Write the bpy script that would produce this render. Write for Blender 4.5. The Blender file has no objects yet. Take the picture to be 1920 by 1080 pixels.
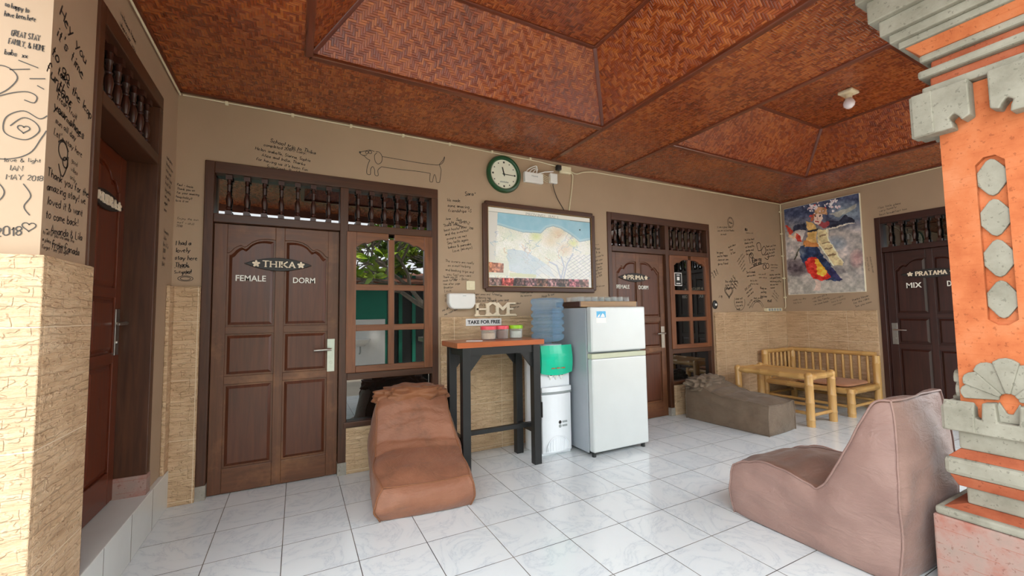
import bpy, bmesh, math, random
import numpy as np
from mathutils import Vector, Matrix, noise as mnoise

SC = bpy.context.scene
COL = SC.collection
R = math.radians
rnd = random.Random(7)

# ------------------------------------------------------------------ camera
YAW, PITCH, ROLL, FPX = 0.4795, 0.0611, -0.0141, 774.9
CAM_LOC = Vector((0.8076, -3.7668, 1.3134))
fw = Vector((math.sin(YAW) * math.cos(PITCH), math.cos(YAW) * math.cos(PITCH), math.sin(PITCH)))
rt = Vector((math.cos(YAW), -math.sin(YAW), 0))
up = rt.cross(fw)
r2 = rt * math.cos(ROLL) + up * math.sin(ROLL)
u2 = -rt * math.sin(ROLL) + up * math.cos(ROLL)
cd = bpy.data.cameras.new('camera')
cd.sensor_width = 36.0
cd.lens = 36.0 * FPX / 1920.0
cd.clip_start = 0.02
cam = bpy.data.objects.new('camera', cd)
COL.objects.link(cam)
cam.matrix_world = Matrix((
    (r2.x, u2.x, -fw.x, CAM_LOC.x), (r2.y, u2.y, -fw.y, CAM_LOC.y),
    (r2.z, u2.z, -fw.z, CAM_LOC.z), (0, 0, 0, 1)))
SC.camera = cam

# ------------------------------------------------------------------ sky, sun, exposure
world = bpy.data.worlds.new('sky')
SC.world = world
world.use_nodes = True
wn = world.node_tree.nodes['Background']
wn.inputs[0].default_value = (0.93, 0.97, 1.0, 1)
wn.inputs[1].default_value = 3.0
sd = bpy.data.lights.new('sun', 'SUN')
sd.energy = 6.0
sd.color = (1.0, 0.93, 0.82)
sd.angle = R(3)
sun = bpy.data.objects.new('sun', sd)
COL.objects.link(sun)
sun.location = (3, 6, 9)
sun.rotation_euler = Vector((-0.25, -0.62, -1.0)).to_track_quat('-Z', 'Y').to_euler()   # comes over the roof, lands in the courtyard
SC.view_settings.view_transform = 'Standard'
SC.view_settings.look = 'None'
SC.view_settings.gamma = 1.0
SC.view_settings.use_curve_mapping = False
SC.view_settings.exposure = 0.92

W = 7.566      # room width along the back wall
H = 3.0        # ceiling
DZ = 1.288     # top of the stone dado
FRONT = -3.45  # front edge of the terrace

# ------------------------------------------------------------------ mesh helpers
class MB:
    """collects shapes, then links them as ONE mesh object"""
    def __init__(s):
        s.bm = bmesh.new()
        s.uv = s.bm.loops.layers.uv.new('UVMap')
        s.mi = 0
    def _fin(s, faces, axis=None):
        for f in faces:
            f.material_index = s.mi
            f.normal_update()
            n = f.normal
            if axis is None:
                ax, ay, az = abs(n.x), abs(n.y), abs(n.z)
                for l in f.loops:
                    c = l.vert.co
                    if az >= ax and az >= ay: l[s.uv].uv = (c.x, c.y)
                    elif ax >= ay: l[s.uv].uv = (c.y, c.z)
                    else: l[s.uv].uv = (c.x, c.z)
            else:
                a = Vector(axis)
                b = n.cross(a)
                if b.length < 0.3:
                    a = Vector((0, 0, 1)) if abs(n.z) < .7 else Vector((1, 0, 0))
                    b = n.cross(a)
                b.normalize()
                for l in f.loops:
                    l[s.uv].uv = (l.vert.co.dot(a), l.vert.co.dot(b))
    def face(s, pts, axis=None):
        f = s.bm.faces.new([s.bm.verts.new(p) for p in pts])
        s._fin([f], axis)
        return f
    def box(s, x0, x1, y0, y1, z0, z1, axis=None, wd=False):
        if wd:
            d = [abs(x1 - x0), abs(y1 - y0), abs(z1 - z0)]
            k = d.index(max(d)); axis = [(1, 0, 0), (0, 1, 0), (0, 0, 1)][k]
        v = [s.bm.verts.new((x, y, z)) for z in (z0, z1) for y in (y0, y1) for x in (x0, x1)]
        q = [(0, 2, 3, 1), (4, 5, 7, 6), (0, 1, 5, 4), (2, 6, 7, 3), (0, 4, 6, 2), (1, 3, 7, 5)]
        s._fin([s.bm.faces.new([v[i] for i in f]) for f in q], axis)
    def bar(s, p0, p1, w, h, upv=(0, 0, 1)):
        p0, p1 = Vector(p0), Vector(p1)
        d = (p1 - p0).normalized()
        u = Vector(upv)
        sd_ = d.cross(u)
        if sd_.length < 1e-4: sd_ = d.cross(Vector((1, 0, 0)))
        sd_.normalize(); u = sd_.cross(d)
        vs = []
        for p in (p0, p1):
            for a, b in ((-1, -1), (1, -1), (1, 1), (-1, 1)):
                vs.append(s.bm.verts.new(p + sd_ * a * w / 2 + u * b * h / 2))
        q = [(0, 1, 2, 3), (7, 6, 5, 4), (0, 4, 5, 1), (1, 5, 6, 2), (2, 6, 7, 3), (3, 7, 4, 0)]
        s._fin([s.bm.faces.new([vs[i] for i in f]) for f in q], d)
    def tube(s, pts, r, n=8, cap=True):
        pts = [Vector(p) for p in pts]
        rs = r if isinstance(r, (list, tuple)) else [r] * len(pts)
        rings = []
        prev = None
        ln = 0.0
        lens = []
        for i, p in enumerate(pts):
            if i: ln += (p - pts[i - 1]).length
            lens.append(ln)
            d = (pts[min(i + 1, len(pts) - 1)] - pts[max(i - 1, 0)]).normalized()
            if prev is None:
                a = d.cross(Vector((0, 0, 1)))
                if a.length < .05: a = d.cross(Vector((1, 0, 0)))
            else:
                a = prev - d * prev.dot(d)
            a.normalize(); prev = a
            b = d.cross(a)
            rings.append([s.bm.verts.new(p + (a * math.cos(t) + b * math.sin(t)) * rs[i])
                          for t in [2 * math.pi * k / n for k in range(n)]])
        for i in range(len(rings) - 1):
            for k in range(n):
                f = s.bm.faces.new([rings[i][k], rings[i][(k + 1) % n], rings[i + 1][(k + 1) % n], rings[i + 1][k]])
                f.material_index = s.mi
                rr = max(rs[i], .004)
                uvs = [(lens[i], k / n * 6.28 * rr), (lens[i], (k + 1) / n * 6.28 * rr),
                       (lens[i + 1], (k + 1) / n * 6.28 * rr), (lens[i + 1], k / n * 6.28 * rr)]
                for l, w_ in zip(f.loops, uvs): l[s.uv].uv = w_
        if cap:
            s._fin([s.bm.faces.new(rings[0][::-1]), s.bm.faces.new(rings[-1])])
    def lathe(s, prof, c=(0, 0, 0), n=24, axis='Z', sx=1.0, sy=1.0):
        c = Vector(c)
        def P(r, z, t):
            x, y = r * math.cos(t) * sx, r * math.sin(t) * sy
            if axis == 'Z': return c + Vector((x, y, z))
            if axis == 'Y': return c + Vector((x, -z, y))      # profile grows towards -Y
            return c + Vector((z, x, y))
        rings = []
        for r, z in prof:
            if r < 1e-6: rings.append([s.bm.verts.new(P(0, z, 0))])
            else: rings.append([s.bm.verts.new(P(r, z, 2 * math.pi * k / n)) for k in range(n)])
        fs = []
        for a, b in zip(rings, rings[1:]):
            for k in range(n):
                k2 = (k + 1) % n
                if len(a) == 1 and len(b) == 1: continue
                if len(a) == 1: fs.append(s.bm.faces.new([a[0], b[k2], b[k]]))
                elif len(b) == 1: fs.append(s.bm.faces.new([a[k], a[k2], b[0]]))
                else: fs.append(s.bm.faces.new([a[k], a[k2], b[k2], b[k]]))
        if len(rings[0]) > 1: fs.append(s.bm.faces.new(rings[0][::-1]))
        if len(rings[-1]) > 1: fs.append(s.bm.faces.new(rings[-1]))
        s._fin(fs, (0, 0, 1) if axis == 'Z' else (1, 0, 0))
    def prism(s, poly, f, d0, d1, axis=None, poly1=None):
        """poly (u,v) extruded between depths d0 and d1; f(u,v,d) -> point; poly1: other end's outline"""
        q1 = poly1 or poly
        a = [s.bm.verts.new(f(u, v, d0)) for u, v in poly]
        b = [s.bm.verts.new(f(u, v, d1)) for u, v in q1]
        n = len(poly)
        fs = [s.bm.faces.new(a[::-1]), s.bm.faces.new(b)]
        for k in range(n):
            fs.append(s.bm.faces.new([a[k], a[(k + 1) % n], b[(k + 1) % n], b[k]]))
        s._fin(fs, axis)
    def ribbon(s, pts, nrm, w):
        nrm = Vector(nrm)
        pts = [Vector(p) for p in pts]
        L = []
        for i, p in enumerate(pts):
            d = pts[min(i + 1, len(pts) - 1)] - pts[max(i - 1, 0)]
            if d.length < 1e-7: d = Vector((0, 0, 1))
            sdv = nrm.cross(d.normalized()) * w / 2
            L.append((s.bm.verts.new(p + sdv), s.bm.verts.new(p - sdv)))
        for a, b in zip(L, L[1:]):
            s._fin([s.bm.faces.new([a[0], a[1], b[1], b[0]])])
    def grid(s, fn, nu, nv, uvs=1.0, closed_u=False):
        V = [[s.bm.verts.new(fn(i / nu, j / nv)) for j in range(nv + 1)] for i in range(nu + (0 if closed_u else 1))]
        for i in range(nu):
            for j in range(nv):
                i2 = (i + 1) % len(V)
                f = s.bm.faces.new([V[i][j], V[i2][j], V[i2][j + 1], V[i][j + 1]])
                f.material_index = s.mi
                for l, w_ in zip(f.loops, [(i, j), (i + 1, j), (i + 1, j + 1), (i, j + 1)]):
                    l[s.uv].uv = (w_[0] / nu * uvs, w_[1] / nv * uvs)
        return V
    def build(s, name, mats, parent=None, smooth=None, bevel=0, subsurf=0, loc=None, recalc=True, seg=2):
        if recalc:
            bmesh.ops.recalc_face_normals(s.bm, faces=s.bm.faces)
        me = bpy.data.meshes.new(name)
        s.bm.to_mesh(me)
        s.bm.free()
        for m in (mats if isinstance(mats, (list, tuple)) else [mats]):
            me.materials.append(m)
        if smooth:
            me.polygons.foreach_set('use_smooth', [True] * len(me.polygons))
            if smooth < 180: me.set_sharp_from_angle(angle=R(smooth))
        o = bpy.data.objects.new(name, me)
        COL.objects.link(o)
        if parent: o.parent = parent
        if loc: o.location = loc
        if bevel:
            b = o.modifiers.new('bevel', 'BEVEL'); b.width = bevel; b.segments = seg
            b.limit_method = 'ANGLE'; b.angle_limit = R(40)
        if subsurf:
            b = o.modifiers.new('subsurf', 'SUBSURF'); b.levels = subsurf; b.render_levels = subsurf
        return o

def tag(o, label, cat, group=None):
    o['label'] = label
    o['category'] = cat
    if group: o['group'] = group
    return o
def thing(name, label, cat, loc=(0, 0, 0), rz=0, group=None):
    o = bpy.data.objects.new(name, None)
    COL.objects.link(o)
    o.empty_display_size = .1
    o.location = loc
    o.rotation_euler = (0, 0, rz)
    return tag(o, label, cat, group)
def struct(o, label=None, cat=None):
    o['kind'] = 'structure'
    if label: o['label'] = label
    if cat: o['category'] = cat
    return o
def dup_child(o, parent, loc=None):
    c = o.copy()
    COL.objects.link(c)
    c.parent = parent
    if loc is not None: c.location = loc
    return c
def dup(root, loc, label=None, group=None, rz=None):
    r = root.copy()
    COL.objects.link(r)
    r.location = loc
    if rz is not None: r.rotation_euler = (0, 0, rz)
    if label: r['label'] = label
    if group: r['group'] = group
    for ch in list(root.children):
        c = dup_child(ch, r)
        for g in list(ch.children): dup_child(g, c)
    return r

# ------------------------------------------------------------------ material helpers
def srgb(r, g, b):
    f = lambda c: (c / 255) / 12.92 if c / 255 <= .04045 else ((c / 255 + .055) / 1.055) ** 2.4
    return (f(r), f(g), f(b), 1)
class NT:
    def __init__(s, name):
        s.mat = bpy.data.materials.new(name)
        s.mat.use_nodes = True
        s.t = s.mat.node_tree
        s.b = s.t.nodes['Principled BSDF']
    def n(s, typ, ins=None, **props):
        nd = s.t.nodes.new(typ)
        for k, v in props.items(): setattr(nd, k, v)
        for k, v in (ins or {}).items(): s.set(nd.inputs[k], v)
        return nd
    def set(s, sock, v):
        if isinstance(v, bpy.types.NodeSocket): s.t.links.new(v, sock)
        else: sock.default_value = v
    def m(s, op, a, b=0.0, c=0.0):
        nd = s.n('ShaderNodeMath', {0: a, 1: b, 2: c}, operation=op)
        return nd.outputs[0]
    def uv(s): return s.n('ShaderNodeUVMap', uv_map='UVMap').outputs[0]
    def obj(s): return s.n('ShaderNodeTexCoord').outputs['Object']
    def mapping(s, v, scale=(1, 1, 1), loc=(0, 0, 0), rot=(0, 0, 0)):
        return s.n('ShaderNodeMapping', {'Vector': v, 'Scale': scale, 'Location': loc, 'Rotation': rot}).outputs[0]
    def noise(s, v, scale, detail=4, rough=.55, dist=0.0):
        return s.n('ShaderNodeTexNoise', {'Vector': v, 'Scale': scale, 'Detail': detail, 'Roughness': rough, 'Distortion': dist}).outputs[0]
    def ramp(s, fac, stops):
        nd = s.n('ShaderNodeValToRGB', {'Fac': fac})
        e = nd.color_ramp.elements
        while len(e) < len(stops): e.new(.5)
        for q, (p, c) in zip(e, stops):
            q.position = p; q.color = c
        return nd.outputs[0]
    def mix(s, fac, a, b, mode='MIX'):
        nd = s.n('ShaderNodeMix', data_type='RGBA', blend_type=mode)
        s.set(nd.inputs[0], fac); s.set(nd.inputs[6], a); s.set(nd.inputs[7], b)
        return nd.outputs[2]
    def bump(s, h, strength=.4, dist=.01, normal=None):
        ins = {'Height': h, 'Strength': strength, 'Distance': dist}
        if normal is not None: ins['Normal'] = normal
        return s.n('ShaderNodeBump', ins).outputs[0]
    def sep(s, v):
        o = s.n('ShaderNodeSeparateXYZ', {0: v}).outputs
        return o[0], o[1]
    def out(s, **k):
        names = {'color': 'Base Color', 'rough': 'Roughness', 'metal': 'Metallic', 'normal': 'Normal', 'coat': 'Coat Weight',
                 'coatr': 'Coat Roughness', 'trans': 'Transmission Weight', 'ior': 'IOR', 'spec': 'Specular IOR Level',
                 'sheen': 'Sheen Weight', 'sub': 'Subsurface Weight', 'alpha': 'Alpha'}
        for a, v in k.items(): s.set(s.b.inputs[names[a]], v)
        return s.mat
def simple(name, c, rough=.5, metal=0.0, var=.06, scale=12, bump=0.0, bscale=60, **k):
    t = NT(name)
    o = t.obj()
    if var:
        f = t.noise(o, scale, 4)
        lo = tuple(x * (1 - var * 2) for x in c[:3]) + (1,)
        hi = tuple(min(1, x * (1 + var * 2)) for x in c[:3]) + (1,)
        col = t.ramp(f, [(.25, lo), (.75, hi)])
    else: col = c
    if bump: k['normal'] = t.bump(t.noise(o, bscale, 3), bump, .004)
    return t.out(color=col, rough=rough, metal=metal, **k)
def wood(name, dark, light, rough=.38, gs=1.0, wear=0.0, wearc=None, coat=.15):
    t = NT(name)
    u = t.uv()
    g = t.noise(t.mapping(u, (2.2 * gs, 34 * gs, 1)), 1.0, 5, .6, .6)
    big = t.noise(t.mapping(u, (1.2, 3.5, 1)), 1.0, 3)
    col = t.ramp(g, [(.28, dark), (.72, light)])
    col = t.mix(t.m('MULTIPLY', big, .55), col, tuple(x * .55 for x in dark[:3]) + (1,))
    if wear:
        o = t.obj()
        f = t.ramp(t.noise(o, 3.2, 6, .65), [(.52, (0, 0, 0, 1)), (.72, (1, 1, 1, 1))])
        col = t.mix(t.m('MULTIPLY', f, wear), col, wearc)
    nrm = t.bump(g, .12, .003)
    return t.out(color=col, rough=t.m('MULTIPLY_ADD', g, .18, rough - .08), normal=nrm, coat=coat, coatr=.25)

def woven(name, cell, c_dark, c_mid, c_light, rough=.3):
    """herringbone bamboo matting: 3/3 twill whose direction flips every few strips"""
    t = NT(name)
    x, y = t.sep(t.uv())
    u, v = t.m('DIVIDE', x, cell), t.m('DIVIDE', y, cell)
    iu, iv = t.m('FLOOR', u), t.m('FLOOR', v)
    fu, fv = t.m('FRACT', u), t.m('FRACT', v)
    tri = t.m('PINGPONG', iu, 8.0)
    k = t.m('FLOORED_MODULO', t.m('ADD', tri, iv), 6.0)
    over = t.m('LESS_THAN', k, 2.5)
    pu = t.m('SUBTRACT', 1.0, t.m('POWER', t.m('ABSOLUTE', t.m('MULTIPLY_ADD', fu, 2.0, -1.0)), 3.0))
    pv = t.m('SUBTRACT', 1.0, t.m('POWER', t.m('ABSOLUTE', t.m('MULTIPLY_ADD', fv, 2.0, -1.0)), 3.0))
    run_u = t.m('SINE', t.m('MULTIPLY', t.m('DIVIDE', t.m('ADD', k, fv), 3.0), math.pi))
    hu = t.m('MULTIPLY', pu, t.m('MULTIPLY_ADD', run_u, .45, .55))
    hv = t.m('MULTIPLY', pv, .9)
    h = t.m('ADD', t.m('MULTIPLY', over, hu), t.m('MULTIPLY', t.m('SUBTRACT', 1.0, over), hv))
    seg_u = t.m('FLOOR', t.m('DIVIDE', t.m('ADD', tri, iv), 6.0))
    idu = t.m('ADD', t.m('MULTIPLY', iu, 7.31), t.m('MULTIPLY', seg_u, 3.17))
    idv = t.m('ADD', t.m('MULTIPLY', iv, 5.77), t.m('FLOOR', t.m('DIVIDE', iu, 4.0)))
    idd = t.m('ADD', t.m('MULTIPLY', over, idu), t.m('MULTIPLY', t.m('SUBTRACT', 1.0, over), idv))
    rn = t.n('ShaderNodeTexWhiteNoise', {'W': idd}, noise_dimensions='1D').outputs[0]
    big = t.noise(t.uv(), 1.7, 4, .6)
    fac = t.m('ADD', t.m('MULTIPLY', rn, .4), t.m('MULTIPLY', big, .65))
    col = t.ramp(fac, [(.2, c_dark), (.5, c_mid), (.88, c_light)])
    gap = t.m('LESS_THAN', h, .22)
    col = t.mix(t.m('MULTIPLY', gap, .75), col, tuple(q * .25 for q in c_dark[:3]) + (1,))
    nrm = t.bump(h, .75, cell * .22)
    return t.out(color=col, rough=t.m('MULTIPLY_ADD', rn, .15, rough), normal=nrm, spec=.5, coat=.28, coatr=.16)

def stone_dado(name):
    """sandstone-look relief tiles, .49 x .42 with thin joints"""
    t = NT(name)
    uv = t.uv()
    wob = t.n('ShaderNodeTexNoise', {'Vector': uv, 'Scale': 7.0, 'Detail': 3.0})
    wv = t.n('ShaderNodeVectorMath', {0: wob.outputs[1], 1: (.5, .5, .5)}, operation='SUBTRACT').outputs[0]
    wv = t.n('ShaderNodeVectorMath', {0: wv, 'Scale': .035}, operation='SCALE').outputs[0]
    p = t.n('ShaderNodeVectorMath', {0: uv, 1: wv}, operation='ADD').outputs[0]
    br = t.n('ShaderNodeTexBrick', {'Vector': p, 'Color1': (.2, .2, .2, 1), 'Color2': (1, 1, 1, 1), 'Mortar': (0, 0, 0, 1),
                                    'Scale': 1.0, 'Mortar Size': .003, 'Mortar Smooth': 1.0, 'Bias': .1, 'Brick Width': .13, 'Row Height': .034},
             offset=.37, squash=1.6, squash_frequency=3)
    ledge = br.outputs[0]
    rel = t.noise(t.mapping(uv, (5, 34, 1)), 1.0, 5, .6)
    fine = t.noise(uv, 55, 4, .6)
    chip = t.ramp(t.noise(t.mapping(uv, (22, 34, 1)), 1.0, 2, .5), [(.54, (0, 0, 0, 1)), (.6, (1, 1, 1, 1))])
    big = t.noise(uv, 2.6, 3)
    col = t.ramp(t.m('ADD', t.m('MULTIPLY', rel, .6), t.m('MULTIPLY', big, .4)),
                 [(.3, srgb(178, 143, 108)), (.5, srgb(207, 173, 136)), (.72, srgb(226, 197, 162))])  # low relief coloured darker: shade of the recesses put into the colour
    x, y = t.sep(uv)
    jx = t.m('ABSOLUTE', t.m('SUBTRACT', t.m('FRACT', t.m('DIVIDE', t.m('SUBTRACT', x, 0.165), .4915)), .5))
    jy = t.m('ABSOLUTE', t.m('SUBTRACT', t.m('FRACT', t.m('DIVIDE', t.m('SUBTRACT', y, DZ - .42 * 4), .42)), .5))
    j = t.m('MAXIMUM', t.m('GREATER_THAN', jx, .4955), t.m('GREATER_THAN', jy, .4955))
    col = t.mix(j, col, srgb(226, 204, 174))
    h = t.m('ADD', t.m('MULTIPLY', ledge, .22), t.m('ADD', t.m('ADD', t.m('MULTIPLY', rel, 1.1), t.m('MULTIPLY', chip, .2)), t.m('MULTIPLY', fine, .15)))
    h = t.m('MULTIPLY', h, t.m('SUBTRACT', 1.0, j))
    return t.out(color=col, rough=.5, normal=t.bump(h, 1.0, .022), spec=.45)

def floor_tile(name):
    t = NT(name)
    uv = t.uv()
    x, y = t.sep(uv)
    s_ = .3705
    tx, ty = t.m('DIVIDE', t.m('SUBTRACT', x, .012), s_), t.m('DIVIDE', t.m('SUBTRACT', y, -.597), s_)
    ex = t.m('ABSOLUTE', t.m('SUBTRACT', t.m('FRACT', tx), .5))
    ey = t.m('ABSOLUTE', t.m('SUBTRACT', t.m('FRACT', ty), .5))
    gx, gy = t.m('GREATER_THAN', ex, .5 - .0022 / s_), t.m('GREATER_THAN', ey, .5 - .0022 / s_)
    g = t.m('MAXIMUM', gx, gy)
    cell = t.n('ShaderNodeCombineXYZ', {0: t.m('FLOOR', tx), 1: t.m('FLOOR', ty)}).outputs[0]
    rn = t.n('ShaderNodeTexWhiteNoise', {'Vector': cell}, noise_dimensions='2D')
    off = t.n('ShaderNodeVectorMath', {0: rn.outputs[1], 'Scale': 9.0}, operation='SCALE').outputs[0]
    p = t.n('ShaderNodeVectorMath', {0: uv, 1: off}, operation='ADD').outputs[0]
    vein = t.noise(p, 2.6, 6, .62, 1.6)
    line = t.m('ABSOLUTE', t.m('SUBTRACT', vein, .5))
    col = t.ramp(line, [(.0, srgb(196, 203, 209)), (.008, srgb(212, 217, 220)), (.05, srgb(220, 224, 225)), (.3, srgb(224, 227, 228))])
    cloud = t.noise(p, 1.6, 3)
    col = t.mix(t.m('MULTIPLY', cloud, .22), col, srgb(190, 200, 208))
    col = t.mix(t.m('MULTIPLY', rn.outputs[0], .10), col, srgb(180, 190, 200))
    # grime where tiles meet
    gc = t.ramp(t.noise(uv, 3.0, 3), [(.35, srgb(40, 40, 42)), (.7, srgb(120, 112, 102))])
    col = t.mix(g, col, gc)
    return t.out(color=col, rough=t.m('MULTIPLY_ADD', g, .5, .16), normal=t.bump(t.m('SUBTRACT', 1.0, g), .35, .002), spec=.5)

def plaster(name, c, amt=.05):
    t = NT(name)
    uv = t.obj()
    f = t.noise(uv, 1.8, 5, .6)
    col = t.ramp(f, [(.3, tuple(x * (1 - amt) for x in c[:3]) + (1,)), (.7, tuple(x * (1 + amt) for x in c[:3]) + (1,))])
    return t.out(color=col, rough=.62, normal=t.bump(t.noise(uv, 14, 5), .12, .004))

def fabric(name, c1, c2, stain=None, amt=.0, rough=.5):
    t = NT(name)
    o = t.obj()
    f = t.noise(o, 4.0, 5, .6)
    col = t.ramp(f, [(.3, c1), (.7, c2)])
    if stain:
        s_ = t.ramp(t.noise(o, 5.0, 6, .7), [(.5, (0, 0, 0, 1)), (.7, (1, 1, 1, 1))])
        col = t.mix(t.m('MULTIPLY', s_, amt), col, stain)
    wr = t.noise(t.mapping(o, (1, 1, 2.2)), 6.0, 6, .62, .5)
    fine = t.noise(o, 240, 2)
    nrm = t.bump(fine, .06, .001, t.bump(wr, .5, .03))
    return t.out(color=col, rough=rough + .06, normal=nrm, spec=.32, sheen=.1)

def masonry(name, c1, c2, c3, joints=False, row=.055, joint_c=None, bumpy=.5):
    t = NT(name)
    o = t.obj()
    f = t.noise(o, 6, 6, .65)
    col = t.ramp(f, [(.3, c1), (.5, c2), (.75, c3)])
    sp = t.noise(o, 60, 3)
    col = t.mix(t.m('MULTIPLY', t.m('LESS_THAN', sp, .36), .45), col, tuple(x * .5 for x in c1[:3]) + (1,))
    h = t.noise(o, 22, 5)
    if joints:
        z = t.n('ShaderNodeSeparateXYZ', {0: o}).outputs[2]
        j = t.m('GREATER_THAN', t.m('ABSOLUTE', t.m('SUBTRACT', t.m('FRACT', t.m('DIVIDE', z, row)), .5)), .478)
        j = t.m('MULTIPLY', j, t.m('GREATER_THAN', t.noise(o, 9, 2), .45))
        col = t.mix(t.m('MULTIPLY', j, .45), col, joint_c or c1)
    return t.out(color=col, rough=.85, normal=t.bump(h, bumpy, .006), spec=.2)

def emission_free_glass(name, c, rough=.0, ior=1.45, trans=1.0):
    t = NT(name)
    return t.out(color=c, rough=rough, trans=trans, ior=ior)

M = {}
M['wall'] = plaster('taupe_plaster', srgb(172, 146, 120))
M['pier'] = M['wall']
M['floor'] = floor_tile('white_marble_tile')
M['tilestep'] = simple('pale_step_tile', srgb(212, 214, 210), .18, var=.03, scale=3)
M['dado'] = stone_dado('sandstone_relief_tile')
M['weave'] = woven('woven_bamboo', .0155, srgb(94, 36, 13), srgb(144, 64, 25), srgb(192, 108, 46), .2)
M['mould'] = wood('varnished_moulding', srgb(86, 38, 21), srgb(136, 68, 40), .3, coat=.4)
M['frame'] = wood('dark_teak_frame', srgb(62, 33, 18), srgb(96, 56, 32), .44, coat=.06)
M['leaf'] = wood('brown_teak_leaf', srgb(88, 49, 27), srgb(124, 77, 48), .42, wear=.55, wearc=srgb(156, 106, 68), coat=.06)
M['panel'] = wood('red_brown_panel', srgb(80, 40, 22), srgb(112, 61, 38), .38, coat=.06)
M['sash'] = wood('orange_brown_sash', srgb(102, 56, 29), srgb(150, 90, 54), .38)
M['mudra'] = wood('red_teak_leaf', srgb(84, 34, 16), srgb(120, 54, 26), .3)
M['darkleaf'] = wood('dark_red_leaf', srgb(44, 20, 14), srgb(72, 32, 22), .36)
M['balu'] = wood('dark_turned_wood', srgb(52, 25, 16), srgb(84, 42, 28), .36)
M['ink'] = simple('black_marker', srgb(40, 35, 32), .6, var=0)
M['ink_faint'] = simple('faded_marker', srgb(96, 83, 68), .6, var=0)
M['ink_mid'] = simple('worn_marker', srgb(60, 52, 45), .6, var=0)
M['white'] = simple('white_plastic', srgb(232, 230, 226), .3, var=.01)
M['ivory'] = simple('ivory_plastic', srgb(226, 214, 182), .35, var=.02)
M['white_letter'] = simple('white_letter', srgb(236, 232, 222), .45, var=.02)
M['cream_letter'] = simple('cream_wood_letter', srgb(234, 216, 190), .5, var=.04, scale=40)
M['black'] = simple('black_paint', srgb(28, 28, 28), .42, var=.1)
M['plaque'] = simple('dark_carved_plaque', srgb(38, 32, 29), .5, var=.15, scale=60, bump=.3)
M['steel'] = simple('brushed_steel', srgb(196, 194, 186), .28, 1.0, var=.03, scale=30)
M['concrete'] = masonry('rough_concrete', srgb(132, 124, 114), srgb(156, 148, 138), srgb(176, 168, 158))
M['green_rim'] = simple('dark_green_rim', srgb(34, 76, 46), .3, var=.04)
M['clock_face'] = simple('cream_dial', srgb(228, 226, 206), .5, var=.01)
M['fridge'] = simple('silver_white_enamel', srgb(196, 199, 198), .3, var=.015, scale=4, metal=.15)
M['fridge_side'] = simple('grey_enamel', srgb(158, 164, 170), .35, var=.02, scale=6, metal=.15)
M['fridge_trim'] = simple('pale_green_trim', srgb(188, 190, 164), .4, var=.02)
M['disp_green'] = simple('turquoise_panel', srgb(28, 190, 152), .22, var=.03, scale=5)
M['disp_white'] = simple('gloss_white', srgb(234, 236, 240), .2, var=.01)
M['grey_pl'] = simple('grey_plastic', srgb(150, 156, 156), .4, var=.03)
M['red_pl'] = simple('red_plastic', srgb(180, 40, 36), .4, var=.02)
M['blue_pl'] = simple('blue_plastic', srgb(46, 90, 170), .4, var=.02)
M['orange_top'] = wood('orange_table_top', srgb(170, 84, 40), srgb(206, 116, 66), .3, coat=.4)
M['pink_lid'] = simple('pink_lid', srgb(232, 84, 98), .35, var=.03)
M['green_lid'] = simple('lime_lid', srgb(150, 204, 40), .35, var=.03)
def thin_clear(name, tint, body, fac, rough):
    t = NT(name)
    t.out(color=body, rough=rough, spec=.8)
    tr = t.n('ShaderNodeBsdfTransparent', {0: tint})
    lw = t.n('ShaderNodeLayerWeight', {0: .35}).outputs[1]
    mx = t.n('ShaderNodeMixShader', {0: t.m('MULTIPLY_ADD', lw, .5, fac), 1: tr.outputs[0], 2: t.b.outputs[0]})
    t.t.links.new(mx.outputs[0], t.t.nodes['Material Output'].inputs['Surface'])
    return t.mat
M['clear'] = thin_clear('clear_plastic', (.95, .96, .96, 1), srgb(225, 225, 222), .08, .08)
M['glassware'] = thin_clear('clear_glass', (.97, .98, .98, 1), srgb(226, 228, 226), .10, .03)
M['sugar'] = simple('pale_contents', srgb(226, 198, 172), .8, var=.1, scale=90)
M['coffee'] = simple('brown_contents', srgb(128, 84, 70), .8, var=.15, scale=90)
M['milkpow'] = simple('white_contents', srgb(214, 214, 204), .8, var=.1, scale=90)
M['paper'] = simple('white_paper', srgb(236, 232, 230), .7, var=.01)
M['bag1'] = fabric('tan_fabric', srgb(136, 88, 66), srgb(154, 104, 80), srgb(96, 68, 50), .25, .42)
M['bag1s'] = fabric('tan_seat_stained', srgb(128, 82, 60), srgb(150, 100, 76), srgb(86, 62, 46), .5, .42)
M['bag1d'] = fabric('tan_fabric_fold', srgb(120, 74, 47), srgb(144, 92, 60), None, 0, .45)
M['bag2'] = fabric('grey_brown_fabric', srgb(98, 82, 66), srgb(118, 100, 82), srgb(84, 66, 54), .4, .5)
M['bag3'] = fabric('mauve_brown_fabric', srgb(130, 101, 93), srgb(148, 118, 108), None, 0, .42)
M['bag3s'] = fabric('brown_seat_fabric', srgb(98, 70, 58), srgb(118, 86, 72), None, 0, .36)
M['bamboo'] = wood('bamboo', srgb(192, 140, 76), srgb(232, 190, 122), .38, .8, coat=.25)
M['bamboo_d'] = wood('aged_bamboo', srgb(148, 106, 60), srgb(196, 152, 96), .4, .8)
M['cushion'] = fabric('terracotta_cushion', srgb(166, 112, 80), srgb(186, 132, 98), None, 0, .6)
M['orange'] = masonry('orange_brick', srgb(176, 94, 56), srgb(194, 112, 70), srgb(204, 130, 90), True, .052, srgb(176, 92, 54))
M['orange_d'] = masonry('weathered_brick', srgb(140, 72, 48), srgb(164, 90, 62), srgb(178, 108, 80))
M['grey'] = masonry('grey_sandstone', srgb(130, 126, 112), srgb(148, 144, 130), srgb(164, 160, 146))
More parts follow.
